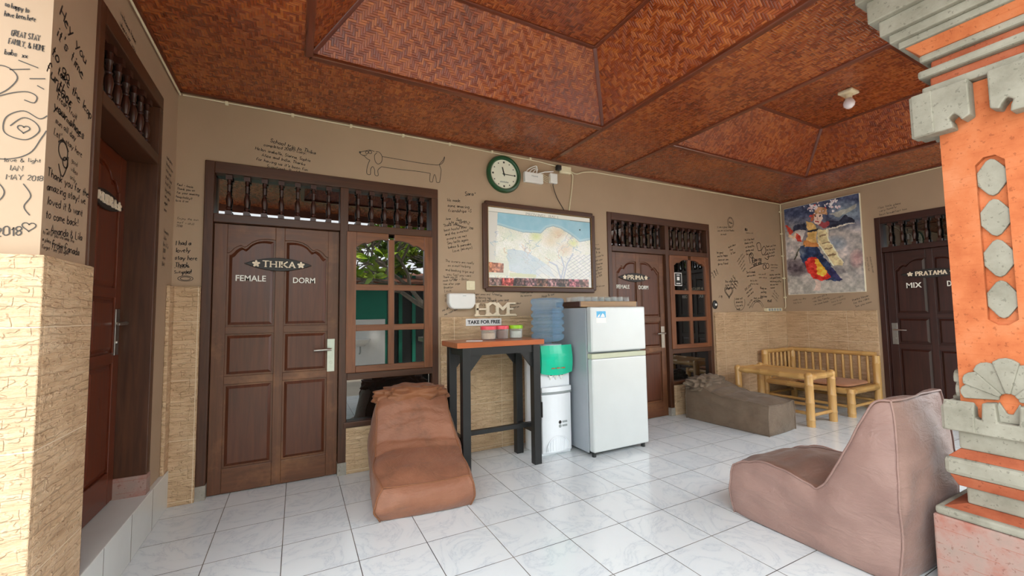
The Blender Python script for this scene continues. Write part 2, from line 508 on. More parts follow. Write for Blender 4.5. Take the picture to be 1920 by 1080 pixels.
M['pinkstone'] = masonry('stained_pink_stone', srgb(158, 100, 86), srgb(160, 132, 122), srgb(142, 130, 120), True, .07, srgb(150, 82, 64))
M['bulb'] = simple('frosted_bulb', srgb(240, 232, 236), .25, var=0)
M['canvas_edge'] = simple('canvas_edge', srgb(232, 222, 198), .7, var=.02)
M['teal'] = plaster('teal_plaster', srgb(0, 118, 96), .08)
M['dark_room'] = simple('dark_interior', srgb(30, 34, 34), .7, var=.1)
M['ceramic'] = simple('white_ceramic', srgb(226, 228, 226), .15, var=.01)
M['pave'] = plaster('courtyard_paving', srgb(170, 160, 146), .1)
M['rooft'] = masonry('roof_tile', srgb(96, 60, 48), srgb(120, 76, 58), srgb(140, 96, 76), True, .12)
M['bark'] = simple('grey_bark', srgb(120, 110, 98), .8, var=.2, bump=.5)
def leaf_mat():
    t = NT('leaf_green')
    f = t.noise(t.obj(), 3.0, 2)
    col = t.ramp(f, [(.3, srgb(74, 120, 20)), (.7, srgb(176, 200, 50))])
    return t.out(color=col, rough=.4)
M['leafg'] = leaf_mat()
def pane_mat():
    t = NT('tinted_pane')
    return t.out(color=(.006, .006, .006, 1), rough=.0, ior=2.3)
M['pane'] = pane_mat()
def water_bottle_mat():
    return thin_clear('blue_bottle', (.84, .92, .98, 1), srgb(158, 196, 228), .14, .05)
M['bottle'] = water_bottle_mat()

# ------------------------------------------------------------------ lettering
FONT = {
 'a': "35 15 04 03 12 23 35;35 32", 'b': "08 02;04 15 25 34 33 22 12 03", 'c': "34 25 15 04 03 12 22 33",
 'd': "38 32;34 25 15 04 03 12 22 33", 'e': "04 34 25 15 04 03 12 32", 'f': "37 28 17 12;05 25",
 'g': "35 15 04 03 12 33;35 31 20 00", 'h': "08 02;04 15 25 34 32", 'i': "15 12;16 17", 'j': "25 21 10 00;26 27",
 'k': "08 02;35 03;14 32", 'l': "18 12", 'm': "05 02;04 15 24 22;24 35 44 42", 'n': "05 02;04 15 25 34 32",
 'o': "15 04 03 12 22 33 34 25 15", 'p': "05 00;04 15 25 34 33 22 12 03", 'q': "35 30;34 25 15 04 03 12 22 33",
 'r': "05 02;04 15 25", 's': "34 25 15 04 33 22 12 03", 't': "17 12 22;05 25", 'u': "05 03 12 22 33;35 32",
 'v': "05 22 45", 'w': "05 12 24 32 45", 'x': "05 32;35 02", 'y': "05 22;45 10", 'z': "05 35 02 32",
 'A': "02 28 42;14 34", 'B': "02 08 28 37 36 25 05;25 34 33 22 02", 'C': "37 28 18 07 03 12 22 33",
 'D': "02 08 28 37 33 22 02", 'E': "38 08 02 32;05 25", 'F': "38 08 02;05 25", 'G': "37 28 18 07 03 12 32 35 25",
 'H': "02 08;42 48;05 45", 'I': "12 18", 'J': "38 33 22 12 03", 'K': "02 08;48 04;15 42", 'L': "08 02 32",
 'M': "02 08 25 48 42", 'N': "02 08 42 48", 'O': "18 07 03 12 32 43 47 38 18", 'P': "02 08 28 37 36 25 05",
 'Q': "18 07 03 12 32 43 47 38 18;23 42", 'R': "02 08 28 37 36 25 05;15 42", 'S': "37 28 18 07 06 34 33 22 12 03",
 'T': "08 48;28 22", 'U': "08 03 12 32 43 48", 'V': "08 22 48", 'W': "08 12 25 32 48", 'X': "02 48;08 42",
 'Y': "08 25 48;25 22", 'Z': "08 48 02 42",
 '0': "18 07 03 12 22 33 37 28 18", '1': "06 18 12", '2': "07 18 28 37 36 02 32", '3': "08 38 15 34 33 22 12 03",
 '4': "22 28 04 34", '5': "38 08 05 25 34 33 22 02", '6': "38 07 03 12 22 33 34 25 05", '7': "08 38 12",
 '8': "15 06 07 18 28 37 36 25 15 04 03 12 22 33 34 25", '9': "36 25 15 06 07 18 28 37 34 12",
 '!': "18 14;13 12", ',': "12 01", '.': "12 13", "'": "18 16", '&': "42 07 18 27 04 03 12 22 44", '+': "14 34;25 23",
 '-': "04 34", ':': "13 12;15 16", '(': "28 15 13 20", ')': "18 25 23 10", '?': "07 18 28 37 24;22 23",
 '/': "02 38", '<': "34 05 36", '*': "25 27;16 36",
}
def glyph(ch):
    g = FONT.get(ch)
    if not g: return [], 3.2
    st = [[(int(p[0]), int(p[1])) for p in s_.split()] for s_ in g.split(';')]
    w = max(p[0] for s_ in st for p in s_)
    return st, w + 1.5
def frame_of(wall):
    e = .0012
    if wall == 'back': return (lambda u, v: Vector((u, -e, v))), Vector((0, -1, 0))
    if wall == 'left': return (lambda u, v: Vector((e, u, v))), Vector((1, 0, 0))
    if wall == 'right': return (lambda u, v: Vector((W - e, -u, v))), Vector((-1, 0, 0))
    if wall == 'pier': return (lambda u, v: Vector((u, -1.72 - e, v))), Vector((0, -1, 0))
def note(wall, parent, u, v, cap, lines, slope=0, ink='ink_mid', wt=.14, lead=1.75, justify=0.0, jit=.35, name='handwritten_note', ws=1.0):
    """marker handwriting: lines of text from the top-left corner (u, v); cap = letter height"""
    P, nrm = frame_of(wall)
    if wall == 'back' and u > 5.9: cap *= 1.18; wt *= 1.3
    elif wall == 'back': wt *= 1.12
    mb = MB()
    s_ = cap / 6.0
    ca, sa = math.cos(R(slope)), math.sin(R(slope))
    wid = [sum(glyph(c)[1] for c in ln) for ln in lines]
    mw = max(wid)
    for k, ln in enumerate(lines):
        x = (mw - wid[k]) * justify + rnd.uniform(-.8, .8)
        drift = rnd.uniform(-.04, .04)
        for ch in ln:
            st, adv = glyph(ch)
            dy = rnd.uniform(-jit, jit)
            for poly in st:
                pts = []
                for gx, gy in poly:
                    ax = x + gx * .92 + (gy - 2) * .12 + rnd.uniform(-jit, jit) * .5
                    ay = (gy - 8) - k * 6 * lead + dy + drift * x + rnd.uniform(-jit, jit) * .5
                    ax *= s_ * ws; ay *= s_
                    pts.append(P(u + ax * ca - ay * sa, v + ax * sa + ay * ca))
                mb.ribbon(pts, nrm, cap * wt)
            x += adv * .86
    return mb.build(name, M[ink], parent, recalc=False)
def drawing(wall, parent, strokes, w, name, ink='ink_mid', label=None):
    P, nrm = frame_of(wall)
    mb = MB()
    for st in strokes: mb.ribbon([P(*p) for p in st], nrm, w)
    o = mb.build(name, M[ink], parent, recalc=False)
    if label: o['label'] = label
    return o
def smooth_line(pts, n=6):
    out = []
    q = [pts[0]] + list(pts) + [pts[-1]]
    for i in range(1, len(q) - 2):
        p0, p1, p2, p3 = q[i - 1], q[i], q[i + 1], q[i + 2]
        for k in range(n):
            t = k / n
            out.append(tuple(.5 * (2 * b + (c - a) * t + (2 * a - 5 * b + 4 * c - d) * t * t + (3 * b - a - 3 * c + d) * t ** 3)
                             for a, b, c, d in zip(p0, p1, p2, p3)))
    out.append(tuple(pts[-1]))
    return out
def heart(cx, cz, s_):
    return [(cx + s_ * .06 * 16 * math.sin(t) ** 3, cz + s_ * .06 * (13 * math.cos(t) - 5 * math.cos(2 * t) - 2 * math.cos(3 * t) - math.cos(4 * t)))
            for t in [2 * math.pi * k / 24 for k in range(25)]]
def circ(cx, cz, r, a0=0, a1=360, n=16, sy=1):
    return [(cx + r * math.cos(R(a0 + (a1 - a0) * k / n)), cz + sy * r * math.sin(R(a0 + (a1 - a0) * k / n))) for k in range(n + 1)]

def text_mesh(name, body, f, u0, u1, v0, v1, d0, d1, mat, parent, bold=.0):
    """plain sans lettering stretched into the box u0..u1, v0..v1, raised from depth d0 to d1; f(u,v,d) -> point"""
    cu = bpy.data.curves.new(name, 'FONT')
    cu.body = body; cu.size = 1.0; cu.offset = bold; cu.extrude = .5; cu.resolution_u = 3
    ob = bpy.data.objects.new(name, cu)
    COL.objects.link(ob)
    dg = bpy.context.evaluated_depsgraph_get()
    me = bpy.data.meshes.new_from_object(ob.evaluated_get(dg))
    bpy.data.objects.remove(ob)
    bpy.data.curves.remove(cu)
    n = len(me.vertices)
    co = np.zeros(n * 3)
    me.vertices.foreach_get('co', co)
    co = co.reshape(-1, 3)
    lo, hi = co.min(0), co.max(0)
    for k in range(n):
        a = (co[k] - lo) / np.maximum(hi - lo, 1e-6)
        me.vertices[k].co = f(u0 + (u1 - u0) * a[0], v0 + (v1 - v0) * a[1], d0 + (d1 - d0) * a[2])
    me.materials.clear(); me.materials.append(mat)
    me.name = name
    o = bpy.data.objects.new(name, me)
    COL.objects.link(o)
    o.parent = parent
    return o
def block_text(mb, body, f, u0, u1, v0, v1, d0, d1, st=.2, serif=True):
    """cut-out serif capitals"""
    tot = sum(glyph(c)[1] for c in body) - 1.5
    sx, sy = (u1 - u0) / tot, (v1 - v0) / 6.0
    hw = st * (v1 - v0) / 2
    x = 0
    for ch in body:
        gl, adv = glyph(ch)
        for poly in gl:
            P = [(u0 + (x + a) * sx, v0 + (b - 2) * sy) for a, b in poly]
            for k, (p, q) in enumerate(zip(P, P[1:])):
                dx, dy = q[0] - p[0], q[1] - p[1]
                L = math.hypot(dx, dy)
                if L < 1e-6: continue
                thin = .62 if abs(dy) < abs(dx) * .5 else 1.0
                ux, uy = dx / L, dy / L
                e = hw * .55
                nx, ny = -uy * hw * thin, ux * hw * thin
                a = (p[0] - ux * e, p[1] - uy * e); b = (q[0] + ux * e, q[1] + uy * e)
                a = (a[0], min(max(a[1], v0), v1)); b = (b[0], min(max(b[1], v0), v1))
                off = (k % 3) * 2e-4
                mb.prism([(a[0] + nx, a[1] + ny), (a[0] - nx, a[1] - ny), (b[0] - nx, b[1] - ny), (b[0] + nx, b[1] + ny)], f, d0, d1 + off)
            if serif:
                for p, q in ((poly[0], poly[1]), (poly[-1], poly[-2])):
                    if p[1] in (2, 8) and abs(p[0] - q[0]) <= 2 and abs(p[1] - q[1]) >= 2:
                        c = (u0 + (x + p[0]) * sx, v0 + (p[1] - 2) * sy)
                        hs = hw * 1.75
                        z0 = c[1] if p[1] == 2 else c[1] - hw * .8
                        mb.prism([(c[0] - hs, z0), (c[0] + hs, z0), (c[0] + hs, z0 + hw * .8), (c[0] - hs, z0 + hw * .8)], f, d0, d1 + 6e-4)
        x += adv
def flower(mb, f, cu, cv, r, d0, d1):
    for k in range(5):
        t = R(90 + 72 * k)
        px, pv = cu + r * .55 * math.cos(t), cv + r * .55 * math.sin(t)
        poly = []
        for j in range(10):
            a = 2 * math.pi * j / 10
            x, y = r * .5 * math.cos(a), r * .32 * math.sin(a)
            poly.append((px + x * math.cos(t) - y * math.sin(t), pv + x * math.sin(t) + y * math.cos(t)))
        mb.prism(poly, f, d0, d1 + k * 2e-4)

# ------------------------------------------------------------------ floor
mb = MB(); mb.box(-.6, W + .3, FRONT, .3, -.12, 0)
floor = struct(mb.build('floor', M['floor']))
mb = MB(); mb.box(-.62, .028, -1.72, 0, 0, .25)
step = struct(mb.build('trim_1', M['tilestep'], bevel=.004), 'pale tiled threshold step below the leftmost door', 'step')
mb = MB()
for y in (-.38, -.75, -1.12): mb.box(.0285, .0292, y - .0012, y + .0012, 0, .25)
mb.box(.0, .0292, -1.72, 0, .2495, .2507) if False else None
mb.build('tile_joint', M['ink_faint'], step)

# ------------------------------------------------------------------ walls
OP1, OP2 = (.176, 1.98), (4.04, 5.844)
UH = 2.5
mb = MB()
for x0, x1 in ((-.3, OP1[0]), (OP1[1], OP2[0]), (OP2[1], W + .3)): mb.box(x0, x1, 0, .22, -.1, H)
for o_ in (OP1, OP2): mb.box(o_[0], o_[1], 0, .22, UH, H); mb.box(o_[0], o_[1], .2, .22, -.1, UH)  # second box: unseen panel behind each opening, added against light leaks
for o_ in (OP1, OP2): mb.box(o_[0] + .985, o_[1], .012, .22, -.1, .38)
wall_back = struct(mb.build('wall_back', M['wall']))
mb = MB()
mb.box(.022, OP1[0], -.035, 0, 0, 1.54)
for x0, x1 in ((OP1[1] + .02, OP2[0] - .01), (OP2[1] + .03, W - .025)): mb.box(x0, x1, -.025, 0, 0, DZ)
for o_ in (OP1, OP2): mb.box(o_[0] + 1.005, o_[1] - .005, -.012, .012, 0, .385)
mb.build('stone_dado', M['dado'], wall_back, bevel=.004)['label'] = 'beige relief stone tiles'

mb = MB()
L0, L1 = -1.37, -.395      # door opening in the left wall
mb.box(-.25, 0, -1.72, L0, -.1, H); mb.box(-.25, 0, L1, 0, -.1, H); mb.box(-.25, 0, L0, L1, 2.67, H); mb.box(-.25, -.24, L0, L1, -.1, 2.67)  # last box: unseen panel behind the door, added to stop light leaking
mb.box(-2.6, -.25, -1.72, -1.5, -.1, 3.3)
wall_left = struct(mb.build('wall_left', M['wall']))
mb = MB()
mb.box(0, .022, -1.72, -1.345, -.1, 1.54); mb.box(0, .022, -.13, 0, -.1, 1.54); mb.box(-2.6, .022, -1.745, -1.72, -.1, 1.54)
mb.build('stone_dado', M['dado'], wall_left, bevel=.004)['label'] = 'beige relief stone tiles'

mb = MB()
R0, R1 = -1.185, -2.175
mb.box(W, W + .25, R0, 0, -.1, H); mb.box(W, W + .25, FRONT, R1, -.1, H); mb.box(W, W + .25, R1, R0, 2.48, H); mb.box(W + .2, W + .25, R1, R0, -.1, 2.48)  # last box closes the doorway out of sight, added to keep light out
wall_right = struct(mb.build('wall_right', M['wall']))
mb = MB()
mb.box(W - .025, W, R0 + .03, 0, 0, DZ); mb.box(W - .025, W, FRONT, R1 - .02, 0, DZ)
mb.build('stone_dado', M['dado'], wall_right, bevel=.004)['label'] = 'beige relief stone tiles'

# ------------------------------------------------------------------ ceiling of woven matting with two sunk trays
mb = MB()
T1, T2 = (.85, 3.28), (4.15, 6.6)
TY0, TY1 = -.87, -2.75
TH, TA = .42, .40
def flat(x0, x1, y0, y1): mb.face([(x0, y0, H), (x0, y1, H), (x1, y1, H), (x1, y0, H)], (1, 0, 0))
flat(-.3, 3.28, 0.05, TY0); flat(-.3, T1[0], TY0, TY1); flat(-.3, W + .3, TY1, FRONT)
flat(3.28, T2[0], .05, TY1); flat(T2[0], W + .3, .05, TY0); flat(T2[1], W + .3, TY0, TY1)
mould = []
for x0, x1 in (T1, T2):
    z1 = H + TH
    a = [(x0, TY0, H), (x1, TY0, H), (x1, TY1, H), (x0, TY1, H)]
    b = [(x0 + TA, TY0 - TA, z1), (x1 - TA, TY0 - TA, z1), (x1 - TA, TY1 + TA, z1), (x0 + TA, TY1 + TA, z1)]
    for k in range(4):
        k2 = (k + 1) % 4
        mb.face([a[k], a[k2], b[k2], b[k]], (1, 0, 0) if k % 2 == 0 else (0, 1, 0))
        mould += [(a[k], a[k2], .05), (a[k], b[k], .035), (b[k], b[k2], .04)]
    mb.face(b, (1, 0, 0))
ceiling = struct(mb.build('ceiling', M['weave'], recalc=False))
mould += [((3.28, 0, H), (3.28, TY0, H), .05), ((4.15, 0, H), (4.15, TY0, H), .05), ((3.28, TY1, H), (3.28, FRONT, H), .05),
          ((4.15, TY1, H), (4.15, FRONT, H), .05)]
for p, q, w_ in mould:
    mm = MB(); mm.bar(p, q, w_, .026); mm.build('moulding', M['mould'], ceiling, bevel=.006)
for p, q in (((0.012, 0, H - .006), (.012, -1.72, H - .006)), ((0, -.012, H - .006), (W, -.012, H - .006)), ((W - .012, 0, H - .006), (W - .012, FRONT, H - .006))):
    mm = MB(); mm.bar(p, q, .03, .016); mm.build('edge_strip', M['mould'], ceiling)
mb = MB()
mb.box(-.5, W + .6, FRONT - .12, .6, H + .55, H + .7)  # unseen slab, added to block light above the ceiling
mb.box(-.5, W + .6, FRONT - .04, FRONT, H - .1, H + .55)
mb.box(-.5, -.3, FRONT, .6, H, H + .55); mb.box(W + .3, W + .6, FRONT, .6, H - .1, H + .55); mb.box(-.3, W + .3, .22, .6, H - .1, H + .55)
struct(mb.build('roof', M['rooft']), 'unseen tiled roof slab over the terrace, added to block light', 'roof')

# ------------------------------------------------------------------ doors and windows
ARCH = [(0, 0), (.06, .05), (.14, .32), (.22, .47), (.28, .52), (.32, .44), (.37, .42), (.42, .56), (.5, .76), (.62, .92), (.75, .99), (.88, 1), (1, .97)]
def arch(s_):
    for (a, x), (b, y) in zip(ARCH, ARCH[1:]):
        if s_ <= b: return x + (y - x) * (s_ - a) / (b - a)
    return .97
def arch_poly(x0, x1, z0, zl, rise, flip, inset=0.0):
    """panel outline with a curved head, low on the outer side; flip: outer side is on the right"""
    n = 22
    top = []
    for k in range(n + 1):
        s_ = k / n
        u = 1 - s_ if flip else s_
        x = x0 + inset + (x1 - x0 - 2 * inset) * s_
        top.append((x, zl - inset + rise * arch(u)))
    return [(x0 + inset, z0 + inset), (x1 - inset, z0 + inset)] + top[::-1]
def rect(x0, x1, z0, z1, i=0.0): return [(x0 + i, z0 + i), (x1 - i, z0 + i), (x1 - i, z1 - i), (x0 + i, z1 - i)]
XZ = lambda u, v, d: Vector((u, d, v))      # depth grows away from the room

def baluster_mesh(h):
    r = .021
    prof = [(.0, .03), (.017, .03), (.012, .045), (.019, .055), (.012, .065), (.016, .085), (.020, .12), (.017, .145), (.010, .165), (.016, .172),
            (.010, .180), (.013, .2), (.012, .225), (.017, .232), (.011, .242), (.014, .262), (.013, .275), (.0, .275)]
    k = h / .305
    m_ = MB()
    m_.lathe([(a, b * k) for a, b in prof], n=10)
    m_.box(-r, r, -r, r, 0, .032 * k, (0, 0, 1)); m_.box(-r, r, -r, r, .272 * k, h, (0, 0, 1))
    return m_

def door_leaf(root, x0, x1, z0, z1, y0, hand='right', leafm='leaf', panelm='panel'):
    """panelled leaf with two arched heads; y0 = its front plane"""
    g, bk = .014, .045
    w_ = x1 - x0
    pa, pb, pc, pd = x0 + .085, x0 + w_ / 2 - .032, x0 + w_ / 2 + .032, x1 - .085
    lv = [(.18, .80), (.86, 1.18), (1.235, 1.80)]
    m_ = MB()
    m_.box(x0, x1, y0 + g, y0 + bk, z0, z1, (0, 0, 1))
    m_.box(x0, pa, y0, y0 + g, z0, z1, (0, 0, 1)); m_.box(pb, pc, y0, y0 + g, z0, z1, (0, 0, 1)); m_.box(pd, x1, y0, y0 + g, z0, z1, (0, 0, 1))
    for a, b in ((pa, pb), (pc, pd)):
        for q0, q1 in ((0, .18), (.80, .86), (1.18, 1.235)): m_.box(a, b, y0, y0 + g, z0 + q0, z0 + q1, (1, 0, 0))
        flip = a == pc
        pol = arch_poly(a, b, 0, 1.80, .125, flip)[2:]
        m_.prism([(b, z1), (a, z1)][::-1] + [(u, z0 + v) for u, v in pol][::1], XZ, y0, y0 + g, (1, 0, 0))
    leaf = m_.build('leaf', M[leafm], root, bevel=.003)
    for a, b in ((pa, pb), (pc, pd)):
        for k, (q0, q1) in enumerate(lv):
            m_ = MB()
            i0, i1 = .012, .034
            if k == 2:
                A = arch_poly(a, b, q0, q1, .125, a == pc, i0); B = arch_poly(a, b, q0, q1, .125, a == pc, i1)
            else:
                A, B = rect(a, b, q0, q1, i0), rect(a, b, q0, q1, i1)
            A = [(u, z0 + v) for u, v in A]; B = [(u, z0 + v) for u, v in B]
            m_.prism(B, XZ, y0 + .002, y0 + g + .001, (0, 0, 1), A)
            m_.build('panel', M[panelm], leaf)
    # lever handle on a long plate
    hx = x1 - .055 if hand == 'right' else x0 + .055
    d = -1 if hand == 'right' else 1
    m_ = MB()
    m_.box(hx - .029, hx + .029, y0 - .006, y0, z0 + .845, z0 + 1.115)
    m_.lathe([(.011, 0), (.011, .045)], (hx, y0 - .004, z0 + 1.03), 10, 'Y')
    m_.tube([(hx, y0 - .045, z0 + 1.03), (hx + d * .03, y0 - .05, z0 + 1.031), (hx + d * .13, y0 - .046, z0 + 1.027)], [.011, .011, .008], 8)
    m_.lathe([(.012, 0), (.012, .006)], (hx, y0 - .005, z0 + .92), 10, 'Y')
    hd = m_.build('handle', M['steel'], leaf, smooth=40, bevel=.0015)
    hd['label'] = 'steel lever handle on a long plate'
    return leaf

def door_unit(name, loc, rz, base, left_lab, words, window, hand='right', recess=.03, depth=.10, frm='frame', leafm='leaf', panelm='panel', wname=None, sashm='sash', feet=True):
    """frame + transom with turned balusters + leaf; base = floor level of the leaf"""
    wd = .945 + .06 if window else .975
    XR = 1.804 if window else wd
    fr0 = -.012
    f_ = MB()
    zb = base + (.1 if feet else 0)
    f_.box(0, .06, fr0, depth, zb, base + 2.5, (0, 0, 1))
    f_.box(.06, XR, fr0, depth, base + 2.412, base + 2.5, (1, 0, 0))
    if window:
        f_.box(.945, 1.01, fr0, depth, zb, base + 2.412, (0, 0, 1)); f_.box(XR - .062, XR, fr0, depth, base + .38, base + 2.412, (0, 0, 1))
        f_.box(.06, .945, fr0, depth, base + 2.035, base + 2.1, (1, 0, 0))
        f_.box(1.01, XR - .062, fr0, depth, base + 2.035, base + 2.1, (1, 0, 0))
        f_.box(1.01, XR - .062, fr0, depth, base + .77, base + .828, (1, 0, 0)); f_.box(.985, XR, fr0 - .012, depth, base + .378, base + .425, (1, 0, 0))
    else:
        f_.box(XR - .06, XR, fr0, depth, zb, base + 2.412, (0, 0, 1)); f_.box(.06, XR - .06, fr0, depth, base + 2.035, base + 2.1, (1, 0, 0))
    root = f_.build(name, M[frm], None, bevel=.005)
    root.location = loc; root.rotation_euler = (0, 0, rz)
    struct(root, left_lab, 'door')
    if feet:
        for a, b in ((0, .06), (.945, 1.01)) if window else ((0, .06), (XR - .06, XR)):
            m_ = MB(); m_.box(a - .002, b + .002, fr0 - .004, depth, base, zb); m_.build('jamb_foot', M['concrete'], root)['label'] = 'grey concrete foot'
    xl0, xl1 = (.063, .942) if window else (.063, XR - .063)
    leaf = door_leaf(root, xl0, xl1, base + .006, base + 2.032, recess, hand, leafm, panelm)
    proto = baluster_mesh(.31).build('baluster', M['balu'], root, smooth=40)
    spans = [((.06, .945), 7)] + ([((1.01, XR - .062), 6)] if window else []) if window else [((.06, XR - .06), 7)]
    first = True
    for (a, b), n in spans:
        for k in range(n):
            x = a + (b - a) * (k + .75) / (n + .5)
            l_ = (x, .035, base + 2.101)
            if first: proto.location = l_; first = False
            else: dup_child(proto, root, l_)
        m_ = MB(); m_.box(a, b, .075, .081, base + 2.1, base + 2.412); m_.build('transom_pane', M['pane'], root)['label'] = 'dark glass behind the balusters'
    if window:
        w0, w1, z0, z1 = .998, XR - .058, base + .83, base + 2.034
        ys0, ys1 = -.024, .02
        win = MB()
        g0, g1, gm0, gm1 = w0 + .078, w1 - .078, (w0 + w1) / 2 - .026, (w0 + w1) / 2 + .026
        win.box(w0, g0, ys0, ys1, z0, z1, (0, 0, 1)); win.box(g1, w1, ys0, ys1, z0, z1, (0, 0, 1))
        win.box(gm0, gm1, ys0 + .004, ys1, z0 + .05, z1 - .05, (0, 0, 1))
        win.box(g0, g1, ys0, ys1, z0, z0 + .055, (1, 0, 0))
        for zz in (1.53, 1.18): win.box(g0, g1, ys0 + .006, ys1, base + zz, base + zz + .052, (1, 0, 0))
        for a, b in ((g0, gm0), (gm1, g1)):
            pol = arch_poly(a, b, 0, 1.905, .075, a == gm1)[2:]
            win.prism([(a, z1), (b, z1)] + [(u, base + v) for u, v in pol], XZ, ys0, ys1, (1, 0, 0))
        wo = win.build(wname, M[sashm], None, bevel=.004)
        wo.location = loc; wo.rotation_euler = (0, 0, rz)
        struct(wo, words, 'window')
        m_ = MB(); m_.box(g0 - .01, g1 + .01, 0, .004, z0 + .04, z1 - .03); m_.build('glass_pane', M['pane'], wo)
        m_ = MB(); m_.box(1.012, XR - .064, .04, .046, base + .425, base + .77); m_.build('lower_pane', M['pane'], root)['label'] = 'dark fixed pane below the window'
        return root, leaf, wo
    return root, leaf, None

d1, leaf1, w1_ = door_unit('door_1', (OP1[0], 0, 0), 0, 0, 'brown panelled door with the name board beginning with T, left of the window', 'window of six panes reflecting a leafy tree, beside the left back door', True, wname='window_1')
d2, leaf2, w2_ = door_unit('door_2', (OP2[0], 0, 0), 0, 0, 'brown panelled door half hidden behind the refrigerator', 'window of six dark panes with a small notice, right of the refrigerator', True, wname='window_2')
d3, leaf3, _ = door_unit('door_3', (0, L0, 0), R(90), .25, 'reddish panelled door in the left wall above the pale step', None, False, recess=.14, depth=.21, frm='frame', leafm='mudra', panelm='mudra', feet=False)
d4, leaf4, _ = door_unit('door_4', (W, R0, 0), R(-90), 0, 'dark red panelled door in the right wall behind the brick pillar', None, False, hand='left', recess=.05, depth=.14, frm='darkleaf', leafm='darkleaf', panelm='darkleaf', feet=False)
m_ = MB(); m_.box(.905, .98, -.014, .15, .25, .37); m_.build('jamb_foot', M['pinkstone'], d3)

# carved name boards and stuck-on letters
def name_board(label, loc, rz, word, hw, hh, y0=0.0):
    t = thing('name_board', label, 'sign', loc, rz)
    f = lambda u, v, d: Vector((u, -d, v))
    m_ = MB()
    up_ = [(hw * (k / 14 - 1), hh * (1 - abs(k / 14 - 1) ** 1.9)) for k in range(29)]
    lo_ = [(u, -v) for u, v in up_[1:-1]][::-1]
    m_.prism(up_ + lo_, f, 0, .014)
    m_.build('board', M['plaque'], t, bevel=.003)
    m_ = MB()
    block_text(m_, word, f, -hw * .47, hw * .47, -hh * .46, hh * .46, .013, .021, .2)
    m_.build('lettering', M['cream_letter'], t)
    for s_ in (-1, 1):
        m_ = MB(); flower(m_, f, s_ * hw * .66, 0, hh * .5, .013, .02)
        m_.build('carved_flower', M['cream_letter'], t)
    return t
name_board('dark oval board lettered THIKA on the door left of the tree-reflecting window', (OP1[0] + .497, .0295, 1.73), 0, 'THIKA', .237, .053)
name_board('dark oval board lettered PRIMA on the door behind the refrigerator', (OP2[0] + .44, .0295, 1.73), 0, 'PRIMA', .262, .055)
name_board('dark oval board lettered MUDRA on the reddish door in the left wall', (-.1395, L0 + .60, 1.965), R(90), 'MUDRA', .25, .052)
name_board('dark oval board lettered PRATAMA on the door behind the brick pillar', (W + .0495, R0 - .50, 1.73), R(-90), 'PRATAMA', .29, .055)
fl = lambda y0: (lambda u, v, d: Vector((u, y0 - d, v)))
for leaf, y0, items in ((leaf1, .03, (('FEMALE', .207, .408, 1.592, 1.638), ('DORM', .598, .76, 1.584, 1.63))),
                        (leaf2, .03, (('FEMALE', .15, .35, 1.592, 1.638), ('DORM', .50, .66, 1.588, 1.634))),
                        (leaf4, .05, (('MIX', .262, .405, 1.56, 1.625), ('DORM', .63, .79, 1.56, 1.625)))):
    for word, a, b, c, d in items:
        o = text_mesh('lettering', word, fl(y0), a, b, c, d, -.004, .006, M['white_letter'], leaf, .012)
        o['label'] = 'white letters reading ' + word
# small notice in the second window (its square code is left blank)
t = tag(MB().build('window_notice', M['paper']), 'x', 'sign') if False else None
m_ = MB(); m_.box(1.10, 1.235, -.0022, 0, 1.64, 1.81); nt_ = m_.build('window_notice', M['paper'], None, loc=(OP2[0], 0, 0))
tag(nt_, 'small black and white notice stuck in the top left pane of the far window', 'notice')
m_ = MB(); m_.box(1.108, 1.227, -.003, -.0022, 1.648, 1.802); m_.build('black_field', M['black'], nt_)
m_ = MB(); m_.box(1.145, 1.19, -.0036, -.003, 1.712, 1.757); m_.box(1.13, 1.205, -.0036, -.003, 1.664, 1.676); m_.box(1.14, 1.195, -.0036, -.003, 1.775, 1.786); m_.build('white_print', M['paper'], nt_)

# ------------------------------------------------------------------ marker writing on the walls
B, Lw, Rw = wall_back, wall_left, wall_right
note('back', B, .60, 2.745, .030, ["School trip to Thika"], -7, 'ink')
note('back', B, .50, 2.702, .024, ["completed 2018!!! Lucy,", "Helen isabelle, Sianna, Sophie", "Alice and India. Thanks", "for having us it's been fun", "Swastiastu Bye! &"], -5, 'ink', justify=.5)
# long dog
P = smooth_line
dog = [P([(1.40, 2.775), (1.36, 2.78), (1.33, 2.77), (1.29, 2.755), (1.275, 2.745), (1.285, 2.73), (1.31, 2.722), (1.335, 2.70), (1.36, 2.69)]),
       P([(1.42, 2.765), (1.40, 2.74), (1.405, 2.69), (1.43, 2.665), (1.46, 2.69), (1.465, 2.74), (1.44, 2.775), (1.41, 2.775)]),
       P([(1.465, 2.74), (1.6, 2.738), (1.8, 2.735), (1.93, 2.738), (1.98, 2.742)]),
       P([(1.98, 2.742), (2.02, 2.76), (2.045, 2.80), (2.05, 2.835), (2.035, 2.80), (2.0, 2.752), (2.005, 2.73), (2.015, 2.70), (2.01, 2.64), (2.0, 2.575)]),
       P([(2.0, 2.575), (1.97, 2.573), (1.965, 2.61), (1.95, 2.645), (1.935, 2.60), (1.93, 2.572), (1.905, 2.572), (1.905, 2.62), (1.91, 2.65)]),
       P([(1.91, 2.65), (1.8, 2.652), (1.6, 2.645), (1.46, 2.645)]),
       P([(1.36, 2.69), (1.345, 2.65), (1.335, 2.60), (1.338, 2.562), (1.365, 2.562), (1.368, 2.61), (1.385, 2.635), (1.40, 2.61), (1.405, 2.562), (1.432, 2.562), (1.43, 2.61), (1.46, 2.645)]),
       circ(1.335, 2.755, .012), circ(1.362, 2.762, .013), circ(1.277, 2.747, .006), P([(1.30, 2.72), (1.32, 2.727), (1.335, 2.735)])]
drawing('back', B, dog, .005, 'dog_drawing', 'ink', 'outline drawing of a very long dachshund')
